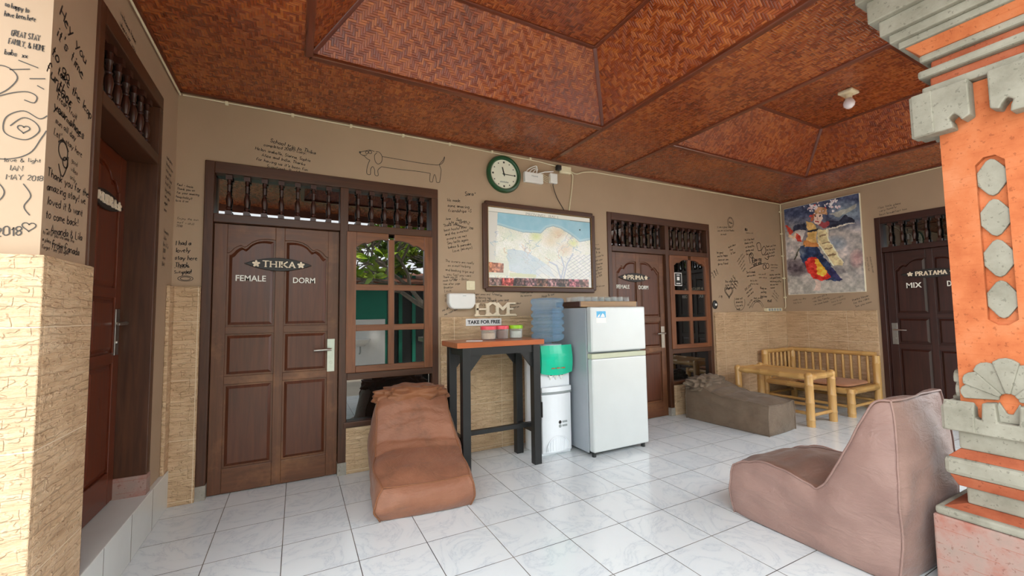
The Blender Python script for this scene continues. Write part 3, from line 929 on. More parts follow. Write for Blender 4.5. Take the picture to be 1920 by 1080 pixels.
note('back', B, .015, 2.30, .017, ["Paul + Annie", "Thank you so", "for your amazing", "hospitality!!", "love it xx"], -3, ws=.82)
note('back', B, .02, 2.05, .016, ["Enjoy the sun", "surf + chill", "2018"], -3, 'ink_faint')
note('back', B, .012, 1.875, .033, ["I had a", "lovely", "stay here", "Thank", "   you!"], 2, 'ink', .13, 1.6, ws=.74)
note('back', B, .012, 1.69, .02, ["- Victoria", "Switzerland"], 5, 'ink', ws=.8)
drawing('back', B, [circ(.08, 1.60, .045, n=18, sy=.42), circ(.08, 1.60, .03, n=18, sy=.42)], .004, 'scribble', 'ink')
# between the window and the map
note('back', B, 2.255, 2.515, .038, ["Sara*"], 6, 'ink')
note('back', B, 2.075, 2.43, .03, ["We made", "some amazing", "friendships <3"], 3, 'ink', .12)
note('back', B, 2.06, 2.24, .024, ["Ana", " Julie"], 12, 'ink')
note('back', B, 2.17, 2.25, .027, ["Sally L+Z", "Summer"], -14, 'ink')
note('back', B, 2.30, 2.17, .02, ["2018"], -5)
note('back', B, 2.03, 2.17, .026, ["Thank you to the", "best hostel ever", "and the sweetest", "owners we met", "Say hello again", "babes & pancake", "   Love (always)"], 14, 'ink', .12, 1.62)
note('back', B, 2.055, 1.835, .024, ["The owners are really", "so sweet! helping", "and booking trips and", "you feel you want", "   stay - Betty"], -1, 'ink', .1, 1.75, .3)
note('back', B, 2.03, 1.675, .019, ["Thank you so", "much for the", "time after yoga", "Brooklyn"], 3, 'ink', .13)
note('back', B, 2.04, 1.545, .026, ["Love", "from", "Bali"], 6, 'ink_mid', .1, 1.7)
note('back', B, 2.018, 1.36, .024, ["no drama,", "no worries"], 24, 'ink')
note('back', B, 2.345, 1.52, .02, ["Super cosy and", "the dancing lady", "in blue and me", "a lovely one"], 1, 'ink', .12)
note('back', B, 2.55, 1.53, .028, ["Croatia"], -12, 'ink_mid')
note('back', B, 2.50, 1.46, .028, ["Thank you one"], 2, 'ink_mid')
note('back', B, 2.74, 1.42, .02, ["happy days", "& sunrise"], 5)
note('back', B, 2.86, 1.535, .019, ["Thank you for", "the memories"], 3, 'ink')
note('back', B, 3.12, 1.5, .026, ["Hugs & sun"], 12)
# between map and second door
note('back', B, 3.855, 2.10, .024, ["****", "Rosa", "& Jo"], 8, 'ink', .16)
note('back', B, 3.845, 1.96, .024, ["so nice to", "see you", "Gracias", "Maria"], 14, 'ink_mid')
note('back', B, 3.845, 1.80, .021, ["best stay", "in Ubud", "xx 2019"], 16)
note('back', B, 3.85, 1.62, .018, ["see you soon"], 3)
# crowded corner right of the second window
drawing('back', B, [circ(6.33, 2.575, .07, n=18, sy=1.1), circ(6.33, 2.575, .055, n=18, sy=1.15), circ(6.33, 2.62, .03, 0, 180)], .005, 'face_doodle')
note('back', B, 6.29, 2.59, .026, ["Hola"], 0, 'ink')
note('back', B, 6.03, 2.50, .024, ["it was a great time", "you are so kind thanks", "     so much"], 4, 'ink_faint')
note('back', B, 6.65, 2.52, .03, ["IBU"], 0, 'ink', .2)
note('back', B, 6.67, 2.465, .018, ["tomorrow is ok"], 4, 'ink_faint')
note('back', B, 6.62, 2.36, .026, ["Let it be hard", "thanks a lot", "we loved the", "garden and", "the cats"], 9, 'ink_mid')
note('back', B, 7.14, 2.29, .025, ["Thank you from", "the four girls", "of the north", "love always"], 9, 'ink_mid')
note('back', B, 6.25, 2.23, .025, ["quiet days", " Nina", "  & Tom"], 15)
note('back', B, 6.0, 2.14, .026, ["be good", "and be happy", "wherever you", "go my friend"], 4, 'ink_mid')
note('back', B, 6.42, 2.02, .022, ["wander often", "wonder always", "swim a lot", "eat more", "mango"], 42, 'ink_faint')
drawing('back', B, [P([(6.74, 2.0), (6.72, 2.1), (6.76, 2.14), (6.80, 2.07), (6.78, 1.98)]), P([(6.95, 2.2), (6.92, 2.3), (7.0, 2.32), (7.02, 2.22), (6.95, 2.2)]),
     P([(7.02, 2.2), (7.10, 2.28), (7.14, 2.2), (7.06, 2.14), (7.02, 2.2)]), P([(7.1, 2.14), (7.2, 2.16), (7.18, 2.08), (7.1, 2.1)]), circ(6.78, 2.12, .04), circ(6.82, 2.05, .035), circ(7.16, 1.98, .04), circ(7.08, 1.96, .035),
     P([(6.72, 1.92), (6.84, 1.96), (7.0, 2.0), (7.12, 2.02)])], .01, 'flower_doodle', 'ink')
note('back', B, 6.80, 2.06, .03, ["I WISH YOU", "WERE HERE"], 10, 'ink', .2)
note('back', B, 6.64, 1.88, .026, ["Sun & shade", "salt on skin"], 4, 'ink')
note('back', B, 7.24, 2.02, .022, ["yoga at dawn", "rice at noon", "stars"], 2, 'ink_faint')
note('back', B, 7.2, 1.86, .024, ["another warm day", "with good friends", "and strong coffee", "see you next", "summer"], 3, 'ink_mid')
note('back', B, 6.93, 1.86, .022, ["miss you all", "come visit us"], 2, 'ink_faint')
note('back', B, 5.98, 1.9, .024, ["merci", "danke", "grazie", "ta!"], -60, 'ink_mid')
note('back', B, 6.33, 1.82, .024, ["follow the", "sea breeze", "home again"], -40, 'ink_mid')
note('back', B, 6.15, 1.73, .024, ["This is the place", "to be. Love the", "people here"], 5, 'ink')
drawing('back', B, [heart(6.22, 1.575, .10), heart(6.22, 1.575, .085), heart(6.22, 1.575, .072)], .006, 'heart_doodle')
note('back', B, 6.58, 1.62, .026, ["ONE LOVE", "one heart", "one wave"], 28, 'ink_mid')
note('back', B, 6.95, 1.66, .03, ["Keep on", "smiling", "big kiss"], 0, 'ink', .14, justify=.5)
note('back', B, 6.72, 1.76, .022, ["day by day", "step by step"], 2, 'ink_faint')
note('back', B, 6.36, 1.49, .024, ["sleep well", "dream big", "rise early", "laugh"], 4, 'ink_mid')
drawing('back', B, [circ(6.45, 1.43, .12, 150, 380, n=20)], .006, 'speech_bubble')
note('back', B, 6.78, 1.50, .022, ["thank you Bali", "our holiday"], 2, 'ink_mid')
drawing('back', B, [circ(6.86, 1.30, .16, 20, 160), circ(6.86, 1.30, .13, 20, 160)], .006, 'rainbow_doodle')
note('back', B, 7.12, 1.46, .028, ["PEACE"], 3, 'ink', .2)
note('back', B, 7.30, 1.62, .022, ["the sky is", "not a limit", "just a view"], -35, 'ink_faint')
note('back', B, 6.62, 1.39, .022, ["fun in the", "sun"], 40, 'ink_mid')
note('back', B, 6.0, 1.52, .03, ["/ 19"], 0, 'ink_mid')
# right wall
note('right', Rw, 1.235, 2.64, .026, ["Nice little place", "very homely", "best breakfast too", "xx"], 5, 'ink_mid')
note('right', Rw, 1.13, 2.0, .020, ["always on the road", "never really lost", "blue skies"], -85, 'ink_faint')
note('right', Rw, .12, 1.47, .026, ["made my day", "big love"], 5, 'ink_faint')
note('right', Rw, .38, 1.48, .026, ["with you all it", "was like family", "we come back"], 14, 'ink_mid')
note('right', Rw, .62, 1.46, .024, ["sweet nights", "here & sunny", "mornings"], 18, 'ink_faint')
note('right', Rw, .88, 1.44, .026, ["thanks Wayan", "for the rides", "See you soon"], 18, 'ink_mid')
# left wall, seen edge-on
note('left', Lw, -1.66, 2.50, .05, ["Hey you", "it's time", "to go", "further"], -16, 'ink', .13)
note('left', Lw, -1.66, 2.27, .04, ["take the leap", "leave", "your shoes"], -8, 'ink')
note('left', Lw, -1.66, 2.16, .026, ["fresh fruit", "each morning", "sun all day", "Let's stay here"], -5)
drawing('left', Lw, [circ(-1.6, 1.96, .035), circ(-1.58, 1.92, .02), P([(-1.63, 1.9), (-1.60, 1.86), (-1.57, 1.9), (-1.56, 1.95)]), P([(-1.64, 1.98), (-1.6, 2.0), (-1.56, 1.97)])], .007, 'figure_doodle')
note('left', Lw, -1.53, 1.96, .02, ["good", "vibes", "only"], -4, 'ink_faint')
note('left', Lw, -1.70, 1.865, .032, ["Thank you for the", "amazing stay! we", "loved it & want", "to come back!", "- Amanda & Lila", "   from Canada"], 2, 'ink', .13, 1.6)
note('left', Lw, -1.71, 1.635, .015, ["to all of you who made this", "a place we will never", "forget - see you again"], 0, 'ink')
note('left', Lw, -1.12, 2.86, .03, ["welcome home", "wherever you", "come from", "leave a note"], -3, 'ink_mid')
note('left', Lw, -.24, 2.43, .026, ["cool place", "lovely room", "nice pool", "great food", "kind folk", "big smiles", "see you", "again", "soon"], -2, 'ink')
note('left', Lw, -.24, 1.92, .026, ["Namaste", "Julia", "Ben & Co", "2018", "love", "Bali!"], -2, 'ink_mid')
# pier
note('pier', Lw, -.12, 2.435, .02, ["so happy to", "have been here"], 0, ws=.45)
note('pier', Lw, -.105, 2.335, .021, [" GREAT STAY", "FAMILY, & HOME"], 0, 'ink_mid', .14, 1.5, ws=.48)
note('pier', Lw, -.115, 2.262, .02, ["babs  xx"], 0, 'ink_mid', ws=.6)
pier_s = [P([(-.2, 2.16), (-.12, 2.20), (-.08, 2.17), (-.10, 2.12), (-.14, 2.08)]), P([(-.2, 2.02), (-.12, 2.09), (-.06, 2.12), (-.03, 2.11), (-.035, 2.085), (-.06, 2.09)]),
          P([(-.09, 1.99), (-.06, 2.025), (-.03, 2.015), (-.018, 1.985), (-.045, 1.95), (-.08, 1.95), (-.105, 1.97), (-.10, 2.02), (-.06, 2.05), (-.02, 2.03), (.0, 2.045)]),
          P([(-.2, 1.875), (-.1, 1.87), (-.04, 1.90), (-.012, 1.96), (.0, 1.99)]), heart(-.057, 1.985, .016), heart(-.03, 1.64, .018),
          P([(-.2, 1.81), (-.13, 1.80), (-.095, 1.76), (-.11, 1.72), (-.16, 1.705)]), P([(-.05, 1.79), (-.03, 1.75), (-.045, 1.71), (-.03, 1.68)]),
          [(-.10, 2.19), (-.05, 2.205)], [(-.05, 2.17), (-.01, 2.18)], [(-.08, 2.23), (-.03, 2.215)], [(-.03, 2.15), (-.012, 2.14)]]
drawing('pier', Lw, pier_s, .0035, 'scroll_doodle')
note('pier', Lw, -.10, 1.875, .014, ["love & light"], 6, 'ink_mid')
note('pier', Lw, -.095, 1.85, .018, [" IAN", "MAY 2018"], 3, 'ink_mid')
note('pier', Lw, -.115, 1.63, .03, ["2018"], 8, 'ink_mid')

# ------------------------------------------------------------------ things on the back wall
t = thing('wall_clock', 'round wall clock with dark green rim and cream dial', 'clock', (2.682, 0, 2.748))
m_ = MB(); m_.lathe([(.150, 0), (.192, 0), (.196, .018), (.186, .038), (.166, .042), (.152, .030), (.150, 0)], (0, 0, 0), 48, 'Y'); m_.build('rim', M['green_rim'], t, smooth=50)
m_ = MB(); m_.lathe([(.0, .0), (.154, .0), (.154, .018), (0, .018)], (0, 0, 0), 48, 'Y'); m_.build('dial', M['clock_face'], t, smooth=30)
m_ = MB()
for k in range(12):
    a = R(30 * k); s_ = .0055 if k % 3 else .009
    q_ = MB(); q_.box(.125 * math.sin(a) - s_, .125 * math.sin(a) + s_, -.0195, -.0178, .125 * math.cos(a) - s_, .125 * math.cos(a) + s_); q_.build('hour_mark', M['ink_mid'], t)
for k in range(11): m_.box(-.045 + k * .009, -.040 + k * .009, -.0195, -.0178, -.088, -.076 + (k % 3) * .002)
m_.build('dial_print', M['grey_pl'], t)['kind'] = 'stuff'
def hand(nm, ang, L, w_, y):
    m_ = MB(); d = Vector((math.sin(R(ang)), 0, math.cos(R(ang)))); m_.bar(d * -.02 + Vector((0, y, 0)), d * L + Vector((0, y, 0)), w_, .002, (0, 1, 0)); m_.build(nm, M['black'], t)
hand('minute_hand', 91, .11, .006, -.023); hand('hour_hand', 345, .075, .011, -.0215)
m_ = MB(); m_.lathe([(.008, 0), (.008, .027)], (0, 0, 0), 12, 'Y'); m_.build('hub', M['black'], t)

def router():
    t = thing('router_box', 'white flat network box with a loop of cables beside the clock', 'router', (3.03, 0, 2.755))
    m_ = MB(); m_.box(-.115, .115, -.045, 0, -.055, .055); m_.build('case', M['white'], t, bevel=.008)
    text_mesh('lettering', 'Huawei', lambda u, v, d: Vector((u, -.045 - d, v)), -.03, .045, .008, .026, -.001, .0012, M['grey_pl'], t)
    for k in range(3):
        m_ = MB(); x = -.09 + .04 * k
        m_.tube(smooth_line([(x, -.025, .05), (x + .03, -.03, .09), (.03 + .01 * k, -.03, .135 - .02 * k), (.045, -.03, .1), (.04, -.025, .05)]), .0055, 6)
        m_.build('cable_loop', M['white'], t, smooth=60)
    m_ = MB(); m_.tube([(.06, -.03, .055), (.14, -.035, .085), (.25, -.035, .105)], .0075, 6); m_.build('plug_lead', M['white'], t, smooth=60)
router()
t = thing('power_adapter', 'small white power adapter hanging right of the network box', 'adapter', (3.285, 0, 2.785))
m_ = MB(); m_.box(-.047, .047, -.04, 0, -.055, .055); m_.build('case', M['white'], t, bevel=.006)
m_ = MB(); m_.tube(smooth_line([(0, -.02, -.055), (.0, -.02, -.09), (.05, -.01, -.2), (.13, -.006, -.31), (.165, -.006, -.365)]), .004, 6); m_.build('lead', M['plaque'], t, smooth=60)
for k in range(4):
    m_ = MB(); m_.tube(smooth_line([(-.14, -.03, .03 - .02 * k), (-.11, -.05, .0 - .02 * k), (-.07, -.05, -.005 - .015 * k), (-.046, -.03, .01 - .015 * k)]), .0028, 5); m_.build('thin_wire', M['ivory'], t, smooth=60)
t = thing('socket_block', 'ivory multi socket with a black plug just under the ceiling moulding', 'socket', (3.44, 0, 2.905))
m_ = MB(); m_.box(-.07, .075, -.05, 0, -.045, .04); m_.build('case', M['ivory'], t, bevel=.012)
m_ = MB(); m_.box(-.12, -.06, -.055, -.01, -.02, .035); m_.build('black_plug', M['black'], t, bevel=.008)
m_ = MB(); m_.tube(smooth_line([(.07, -.02, -.02), (.115, -.012, -.04), (.11, -.008, -.15), (.085, -.008, -.3), (.055, -.006, -.48)]), .006, 6); m_.build('lead', M['ivory'], t, smooth=60)
cab = [(3.5, -.03, 2.90), (3.6, -.02, 2.885), (3.7, -.02, 2.92), (3.85, -.016, 2.945)]
t = MB(); t.tube(smooth_line(cab) + [(5.0, -.016, 2.955), (7.53, -.016, 2.972)], .007, 6)
tag(t.build('electric_cable', M['ivory'], None, smooth=60), 'pale cable along the back wall top from the multi socket to the right corner', 'cable')
t = MB(); t.tube([(.03, -.016, 2.965), (.6, -.016, 2.968), (1.2, -.018, 2.962), (1.9, -.016, 2.966), (2.6, -.018, 2.955), (3.1, -.018, 2.95), (3.37, -.02, 2.93)], .006, 6)
for x in (.3, .75, 1.2, 1.65, 2.1, 2.55, 3.0): t.box(x - .01, x + .01, -.026, 0, 2.952, 2.975)
tag(t.build('electric_cable', M['ivory'], None, smooth=60), 'pale clipped cable along the back wall top from the left corner to the clock', 'cable')
t = MB(); t.tube([(.016, -.02, 2.962), (.016, -.9, 2.962), (.016, -1.7, 2.964)], .007, 6)
tag(t.build('electric_cable', M['ivory'], None, smooth=60), 'pale cable along the top of the left wall above the name board door', 'cable')
t = MB(); t.tube([(W - .02, -.02, 2.97), (W - .02, -.02, 2.1), (W - .02, -.02, 1.36), (W - .06, -.03, 1.33)], .007, 6)
for z in (2.85, 2.5, 2.15, 1.8, 1.5): t.box(W - .035, W, -.032, 0, z - .01, z + .01)
tag(t.build('corner_cable', M['ivory'], None, smooth=60), 'pale clipped cable running down the right corner to the extension strip', 'cable')
t = MB(); t.tube([(W - .015, -.03, 2.972), (W - .015, -1.6, 2.972), (W - .015, -3.3, 2.972)], .006, 6)
tag(t.build('electric_cable', M['ivory'], None, smooth=60), 'pale cable along the top of the right wall above the dancer painting', 'cable')
t = thing('extension_strip', 'white extension strip on the dado ledge in the right corner', 'socket', (7.2, -.03, 1.288))
m_ = MB(); m_.box(-.19, .19, -.03, .03, 0, .05); m_.build('case', M['ivory'], t, bevel=.008)
m_ = MB()
for k in range(5): m_ = MB(); m_.box(-.165 + .068 * k, -.12 + .068 * k, -.033, -.03, .008, .042); m_.build('socket', M['grey_pl'], t)
t = thing('wall_fitting', 'small round black fitting with pale centre right of the far window', 'fitting', (5.905, 0, 1.392))
m_ = MB(); m_.lathe([(.0, 0), (.048, 0), (.048, .012), (.036, .02), (.0, .02)], (0, 0, 0), 20, 'Y', sy=1.25); m_.build('ring', M['black'], t, smooth=40)
m_ = MB(); m_.lathe([(.0, .019), (.018, .019), (.016, .026), (0, .026)], (0, 0, 0), 10, 'Y'); m_.build('centre', M['white'], t)
t = thing('light_switch', 'square ivory light switch above the white paper dispenser', 'switch', (2.308, 0, 1.59))
m_ = MB(); m_.box(-.045, .045, -.012, 0, -.045, .045); m_.build('plate', M['ivory'], t, bevel=.005)
m_ = MB(); m_.box(-.02, .02, -.017, -.012, -.025, .025); m_.build('rocker', M['ivory'], t, bevel=.003)
t = thing('paper_dispenser', 'white rounded paper dispenser on the wall left of the HOME letters', 'dispenser', (2.195, 0, 1.435))
m_ = MB()
pr = [(-.135, .075), (.135, .075), (.135, -.02), (.112, -.062), (.085, -.075), (-.085, -.075), (-.118, -.058), (-.135, -.015)]
m_.prism(pr, XZ, -.085, 0, None); m_.build('cover', M['white'], t, bevel=.018, seg=3)
m_ = MB(); m_.box(.0, .035, -.0865, -.085, .048, .052); m_.build('keyhole_slot', M['grey_pl'], t)
t = thing('home_letters', 'cream cut-out letters spelling HOME on the dado ledge', 'letters', (2.58, -.0, DZ))
m_ = MB(); m_.box(-.245, .215, -.045, .0, 0, .012); m_.build('base', M['cream_letter'], t, bevel=.002)
for ch, a, b in (('H', -.215, -.105), ('O', -.10, .0), ('M', .005, .12), ('E', .125, .20)):
    m_ = MB(); block_text(m_, ch, lambda u, v, d: Vector((u, -d, v)), a, b, .012, .128, .012, .034, .24); m_.build('letter', M['cream_letter'], t)
t = thing('free_sign', 'white strip reading TAKE FOR FREE above the jars', 'sign', (2.437, -.0255, 1.232))
m_ = MB(); m_.box(-.19, .19, -.003, 0, -.034, .034); m_.build('card', M['paper'], t)
text_mesh('lettering', 'TAKE FOR FREE', lambda u, v, d: Vector((u, -.003 - d, v)), -.172, .175, -.017, .019, -.001, .0012, M['black'], t, .035)

# ------------------------------------------------------------------ bar table and what stands on it
t = thing('bar_table', 'tall narrow bar table with orange wooden top and black steel legs', 'table', (2.36, -.405, 0))
m_ = MB(); m_.box(-.41, .41, -.20, .20, 1.035, 1.08, (1, 0, 0)); m_.build('table_top', M['orange_top'], t, bevel=.004)
hx, hy, lw = .33, .165, .068
for sx in (-1, 1):
    for sy in (-1, 1):
        m_ = MB(); m_.box(sx * hx - lw / 2, sx * hx + lw / 2, sy * hy - lw / 2, sy * hy + lw / 2, 0, 1.035); m_.build('leg', M['black'], t, bevel=.003)
for sy in (-1, 1):
    m_ = MB(); m_.box(-hx, hx, sy * hy - .02, sy * hy + .02, .97, 1.035); m_.build('apron', M['black'], t)
    for sx in (-1, 1):
        m_ = MB(); x = sx * (hx - lw / 2)
        m_.prism([(x, .975), (x - sx * .12, .975), (x, .83)], XZ, sy * hy - .008, sy * hy + .008); m_.build('corner_brace', M['black'], t)
for sx in (-1, 1):
    m_ = MB(); m_.box(sx * hx - .02, sx * hx + .02, -hy, hy, .97, 1.035); m_.build('apron', M['black'], t)
    m_ = MB(); m_.box(sx * hx - .018, sx * hx + .018, -hy, hy, .262, .298); m_.build('side_rail', M['black'], t)
m_ = MB(); m_.box(-hx - .0, hx + .10, -.085, -.045, .299, .335); m_.build('foot_rail', M['black'], t)

def jar(name, label, loc, r, h, lid, fill, fh):
    t = thing(name, label, 'jar', loc, 0, 'jars on the bar table')
    m_ = MB(); m_.lathe([(0, 0), (r * .9, 0), (r * .95, .006), (r, h * .72), (r, h * .76), (r * .96, h * .76), (r * .96, h * .72), (r * .91, .008), (0, .005)], n=24); m_.build('body', M['clear'], t, smooth=50)
    m_ = MB(); m_.lathe([(0, h * .74), (r * 1.06, h * .74), (r * 1.08, h * .8), (r * 1.08, h * .98), (r * 1.0, h), (0, h)], n=24); m_.build('lid', lid, t, smooth=40)
    m_ = MB(); m_.lathe([(0, .009), (r * .88, .009), (r * .9, fh), (0, fh + .006)], n=20); m_.build('contents', fill, t, smooth=50)
jar('storage_jar', 'leftmost pink lidded jar with pale contents on the bar table', (2.335, -.36, 1.08), .068, .122, M['pink_lid'], M['sugar'], .06)
jar('storage_jar', 'middle pink lidded jar with brown contents on the bar table', (2.477, -.33, 1.08), .066, .122, M['pink_lid'], M['coffee'], .08)
jar('storage_jar', 'jar with a lime green lid and white contents on the bar table', (2.622, -.34, 1.08), .062, .124, M['green_lid'], M['milkpow'], .07)
m_ = MB(); m_.box(-.07, .07, -.05, .05, 0, .0025); o = m_.build('paper_sheet', M['paper'], None, loc=(2.17, -.43, 1.0802)); o.rotation_euler = (0, 0, R(-24))
tag(o, 'white folded paper sheet on the left end of the bar table', 'paper')

# ------------------------------------------------------------------ water dispenser and bottle
t = thing('water_dispenser', 'white floor standing water dispenser with turquoise front between bar table and refrigerator', 'dispenser', (2.968, -.33, 0))
def front_poly(w_, d0, d1, bow): return [(-w_, d0), (w_, d0)] + [(w_ * (1 - 2 * k / 8), d1 - bow * (1 - (1 - 2 * k / 8) ** 2)) for k in range(9)]
XYp = lambda u, v, d: Vector((u, v, d))
m_ = MB(); m_.prism(front_poly(.165, .17, -.13, .0), XYp, .0, .985); m_.build('body', M['disp_white'], t, bevel=.01)
m_ = MB(); m_.prism(front_poly(.162, -.13, -.15, .022), XYp, .03, .56); m_.build('cabinet_door', M['disp_white'], t, bevel=.008)
m_ = MB(); m_.prism(front_poly(.166, -.13, -.155, .024), XYp, .565, .578); m_.build('trim_line', M['grey_pl'], t)
m_ = MB(); m_.prism(front_poly(.164, -.13, -.158, .026), XYp, .58, .625); m_.build('drip_tray', M['disp_white'], t, bevel=.006)
m_ = MB(); m_.prism(front_poly(.158, -.129, -.134, .004), XYp, .63, .77); m_.build('tap_recess', M['disp_white'], t)
m_ = MB()
n = 10
fr_ = lambda z: -.16 - .02 * math.sin((z - .73) / .28 * math.pi)
for k in range(n):
    za, zb = .755 + k * .0255, .755 + (k + 1) * .0255
    for j in range(8):
        ua, ub = -1 + j / 4, -1 + (j + 1) / 4
        g = lambda u, z: (u * .172, fr_(z) - .02 * (1 - u * u), z - (.02 * (1 - u * u) if k == 0 and z == za else 0) )
        m_.face([g(ua, za), g(ub, za), g(ub, zb), g(ua, zb)])
m_.box(-.172, .172, -.16, -.12, .76, 1.005)
m_.build('front_panel', M['disp_green'], t, smooth=50, recalc=False)
m_ = MB()
for k in range(3): m_.box(-.06 + k * .055 - .018, -.06 + k * .055 + .018, -.2035, -.196, .797, .806)
m_.build('panel_print', M['orange_top'], t)
for k, mm in enumerate(('red_pl', 'grey_pl', 'blue_pl')):
    m_ = MB(); x = -.062 + k * .06
    m_.box(x - .021, x + .021, -.162, -.13, .715, .765); m_.lathe([(.008, .69), (.010, .718)], (x, -.15, 0), 8); m_.build('tap', M['white'], t, bevel=.003)
    m_ = MB(); m_.box(x - .012, x + .012, -.1645, -.160, .73, .75); m_.build('tap_button', M['black'] if k != 1 else M['grey_pl'], t)
m_ = MB(); m_.box(-.168, -.155, -.158, -.128, .36, .50); m_.build('door_grip', M['black'], t, bevel=.003)
m_ = MB()
for k in range(9):
    x = -.11 + k * .0275; h_ = .115 * math.sqrt(max(.0, 1 - ((k - 4) / 4.6) ** 2))
    m_.box(x - .004, x + .004, -.176, -.15, .05, .05 + h_)
pts = [(.125 * math.cos(R(a)), -.168 - .006 * math.sin(R(a)), .05 + .13 * math.sin(R(a))) for a in range(0, 181, 12)]
m_.tube(pts, .006, 6); m_.build('arched_vent', M['disp_white'], t)
for zz, c_ in ((.30, 'plaque'), (.265, 'grey_pl')):
    m_ = MB(); m_.lathe([(0, 0), (.016, 0), (.016, .003), (0, .003)], (.02, -.17, zz), 14, 'Y'); m_.build('round_label', M[c_], t)
    m_ = MB(); m_.box(.045, .10, -.1725, -.165, zz - .008, zz + .008); m_.build('label_text', M['grey_pl'], t)
m_ = MB(); m_.lathe([(.0, .985), (.115, .985), (.12, .99), (.12, 1.012), (.10, 1.015), (0, 1.015)], (0, -.04, 0), 28); m_.build('collar', M['disp_white'], t, smooth=40)
m_ = MB()
prof = [(.0, 0), (.03, 0), (.035, .02), (.10, .03), (.132, .05), (.14, .075), (.138, .10)]
z = .10
for k in range(4):
    prof += [(.128, z + .004), (.122, z + .010), (.122, z + .018), (.128, z + .024), (.139, z + .032), (.142, z + .045), (.141, z + .058), (.136, z + .068)]; z += .072
prof += [(.130, z + .006), (.132, z + .02), (.142, z + .035), (.142, z + .06), (.13, z + .078), (.09, z + .083), (.08, z + .075), (0, z + .075)]
m_.lathe([(a * 1.13, b * .93) for a, b in prof], n=40)
o = m_.build('water_bottle', M['bottle'], None, smooth=60, loc=(2.945, -.385, 1.016)); tag(o, 'large ribbed blue water bottle upside down on the dispenser', 'bottle')

# ------------------------------------------------------------------ refrigerator
t = thing('refrigerator', 'silver white two door refrigerator with a tray of glasses on top', 'refrigerator', (3.525, -.39, 0))
hw_ = .335
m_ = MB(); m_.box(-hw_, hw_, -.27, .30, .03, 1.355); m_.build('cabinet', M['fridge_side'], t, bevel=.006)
m_ = MB(); m_.box(-hw_ + .004, hw_ + .004, -.345, -.276, .045, .885); m_.build('lower_door', M['fridge'], t, bevel=.014, seg=3)
m_ = MB(); m_.box(-hw_ + .004, hw_ + .004, -.345, -.276, .945, 1.362); m_.build('freezer_door', M['fridge'], t, bevel=.014, seg=3)
m_ = MB(); m_.box(-hw_ + .006, hw_ + .002, -.34, -.276, .885, .93); m_.build('grip_rail', M['fridge_trim'], t, bevel=.004)
m_ = MB(); m_.box(-hw_ + .01, hw_ - .01, -.272, .2, .03, .05)
for x in (-.3, .3): m_.lathe([(.02, 0), (.02, .035)], (x, -.3, 0), 10); m_.lathe([(.02, 0), (.02, .035)], (x, .25, 0), 10)
m_.build('feet', M['black'], t)
m_ = MB(); m_.box(.215, .285, -.347, -.344, 1.318, 1.325); m_.build('maker_badge', M['steel'], t)
m_ = MB(); m_.box(-.272, -.155, -.3468, -.344, 1.212, 1.325); st_ = m_.build('sticker', M['paper'], t); st_['label'] = 'blue and white square sticker'
m_ = MB(); m_.box(-.268, -.159, -.3474, -.3468, 1.262, 1.321); m_.build('blue_field', M['blue_pl'], st_) if False else m_.build('blue_field', simple('sticker_blue', srgb(80, 170, 214), .4, var=.12, scale=40), st_)
m_ = MB()
m_.prism([(-.262, 1.264), (-.235, 1.268), (-.226, 1.296), (-.245, 1.286)], XZ, -.348, -.3473)
m_.prism([(-.225, 1.266), (-.17, 1.266), (-.178, 1.288), (-.196, 1.302), (-.212, 1.284)], XZ, -.3481, -.3473)
m_.build('figure_print', M['paper'], st_)

t = thing('serving_tray', 'brown wooden tray lying across the top of the refrigerator', 'tray', (3.56, -.37, 1.3635), 0)
m_ = MB(); m_.box(-.36, .36, -.19, .19, 0, .014, (1, 0, 0)); m_.build('base', M['sash'], t)
for a in ((-.36, .36, -.20, -.18), (-.36, .36, .18, .20)):
    m_ = MB(); m_.box(a[0], a[1], a[2], a[3], 0, .055, (1, 0, 0)); m_.build('rim', M['bamboo_d'], t, bevel=.004)
for a in ((-.37, -.35), (.35, .37)):
    m_ = MB(); m_.box(a[0], a[1], -.20, .20, 0, .055, (0, 1, 0)); m_.build('rim', M['bamboo_d'] if False else M['balu'], t, bevel=.004)
def glass(loc, label, group='glasses on the refrigerator tray', r=.034, h=.09):
    m_ = MB(); m_.lathe([(0, h), (r * .82, h), (r * .86, h - .004), (r, 0), (r * .94, 0), (r * .8, h - .012), (0, h - .014)], n=16)
    o = m_.build('drinking_glass', M['glassware'], None, smooth=50, loc=loc)
    return tag(o, label, 'glass', group)
g0 = None
for j in range(3):
    for k in range(8):
        loc = (3.27 + k * .083, -.49 + j * .10, 1.3778)
        if g0 is None: g0 = glass(loc, 'clear drinking glass standing upside down in the wooden tray'); g0['label'] = 'clear drinking glass standing upside down in the wooden tray'
        else:
            c_ = g0.copy(); COL.objects.link(c_); c_.location = loc
for loc in ((3.245, -.25, 1.3778 + 0), ):
    pass

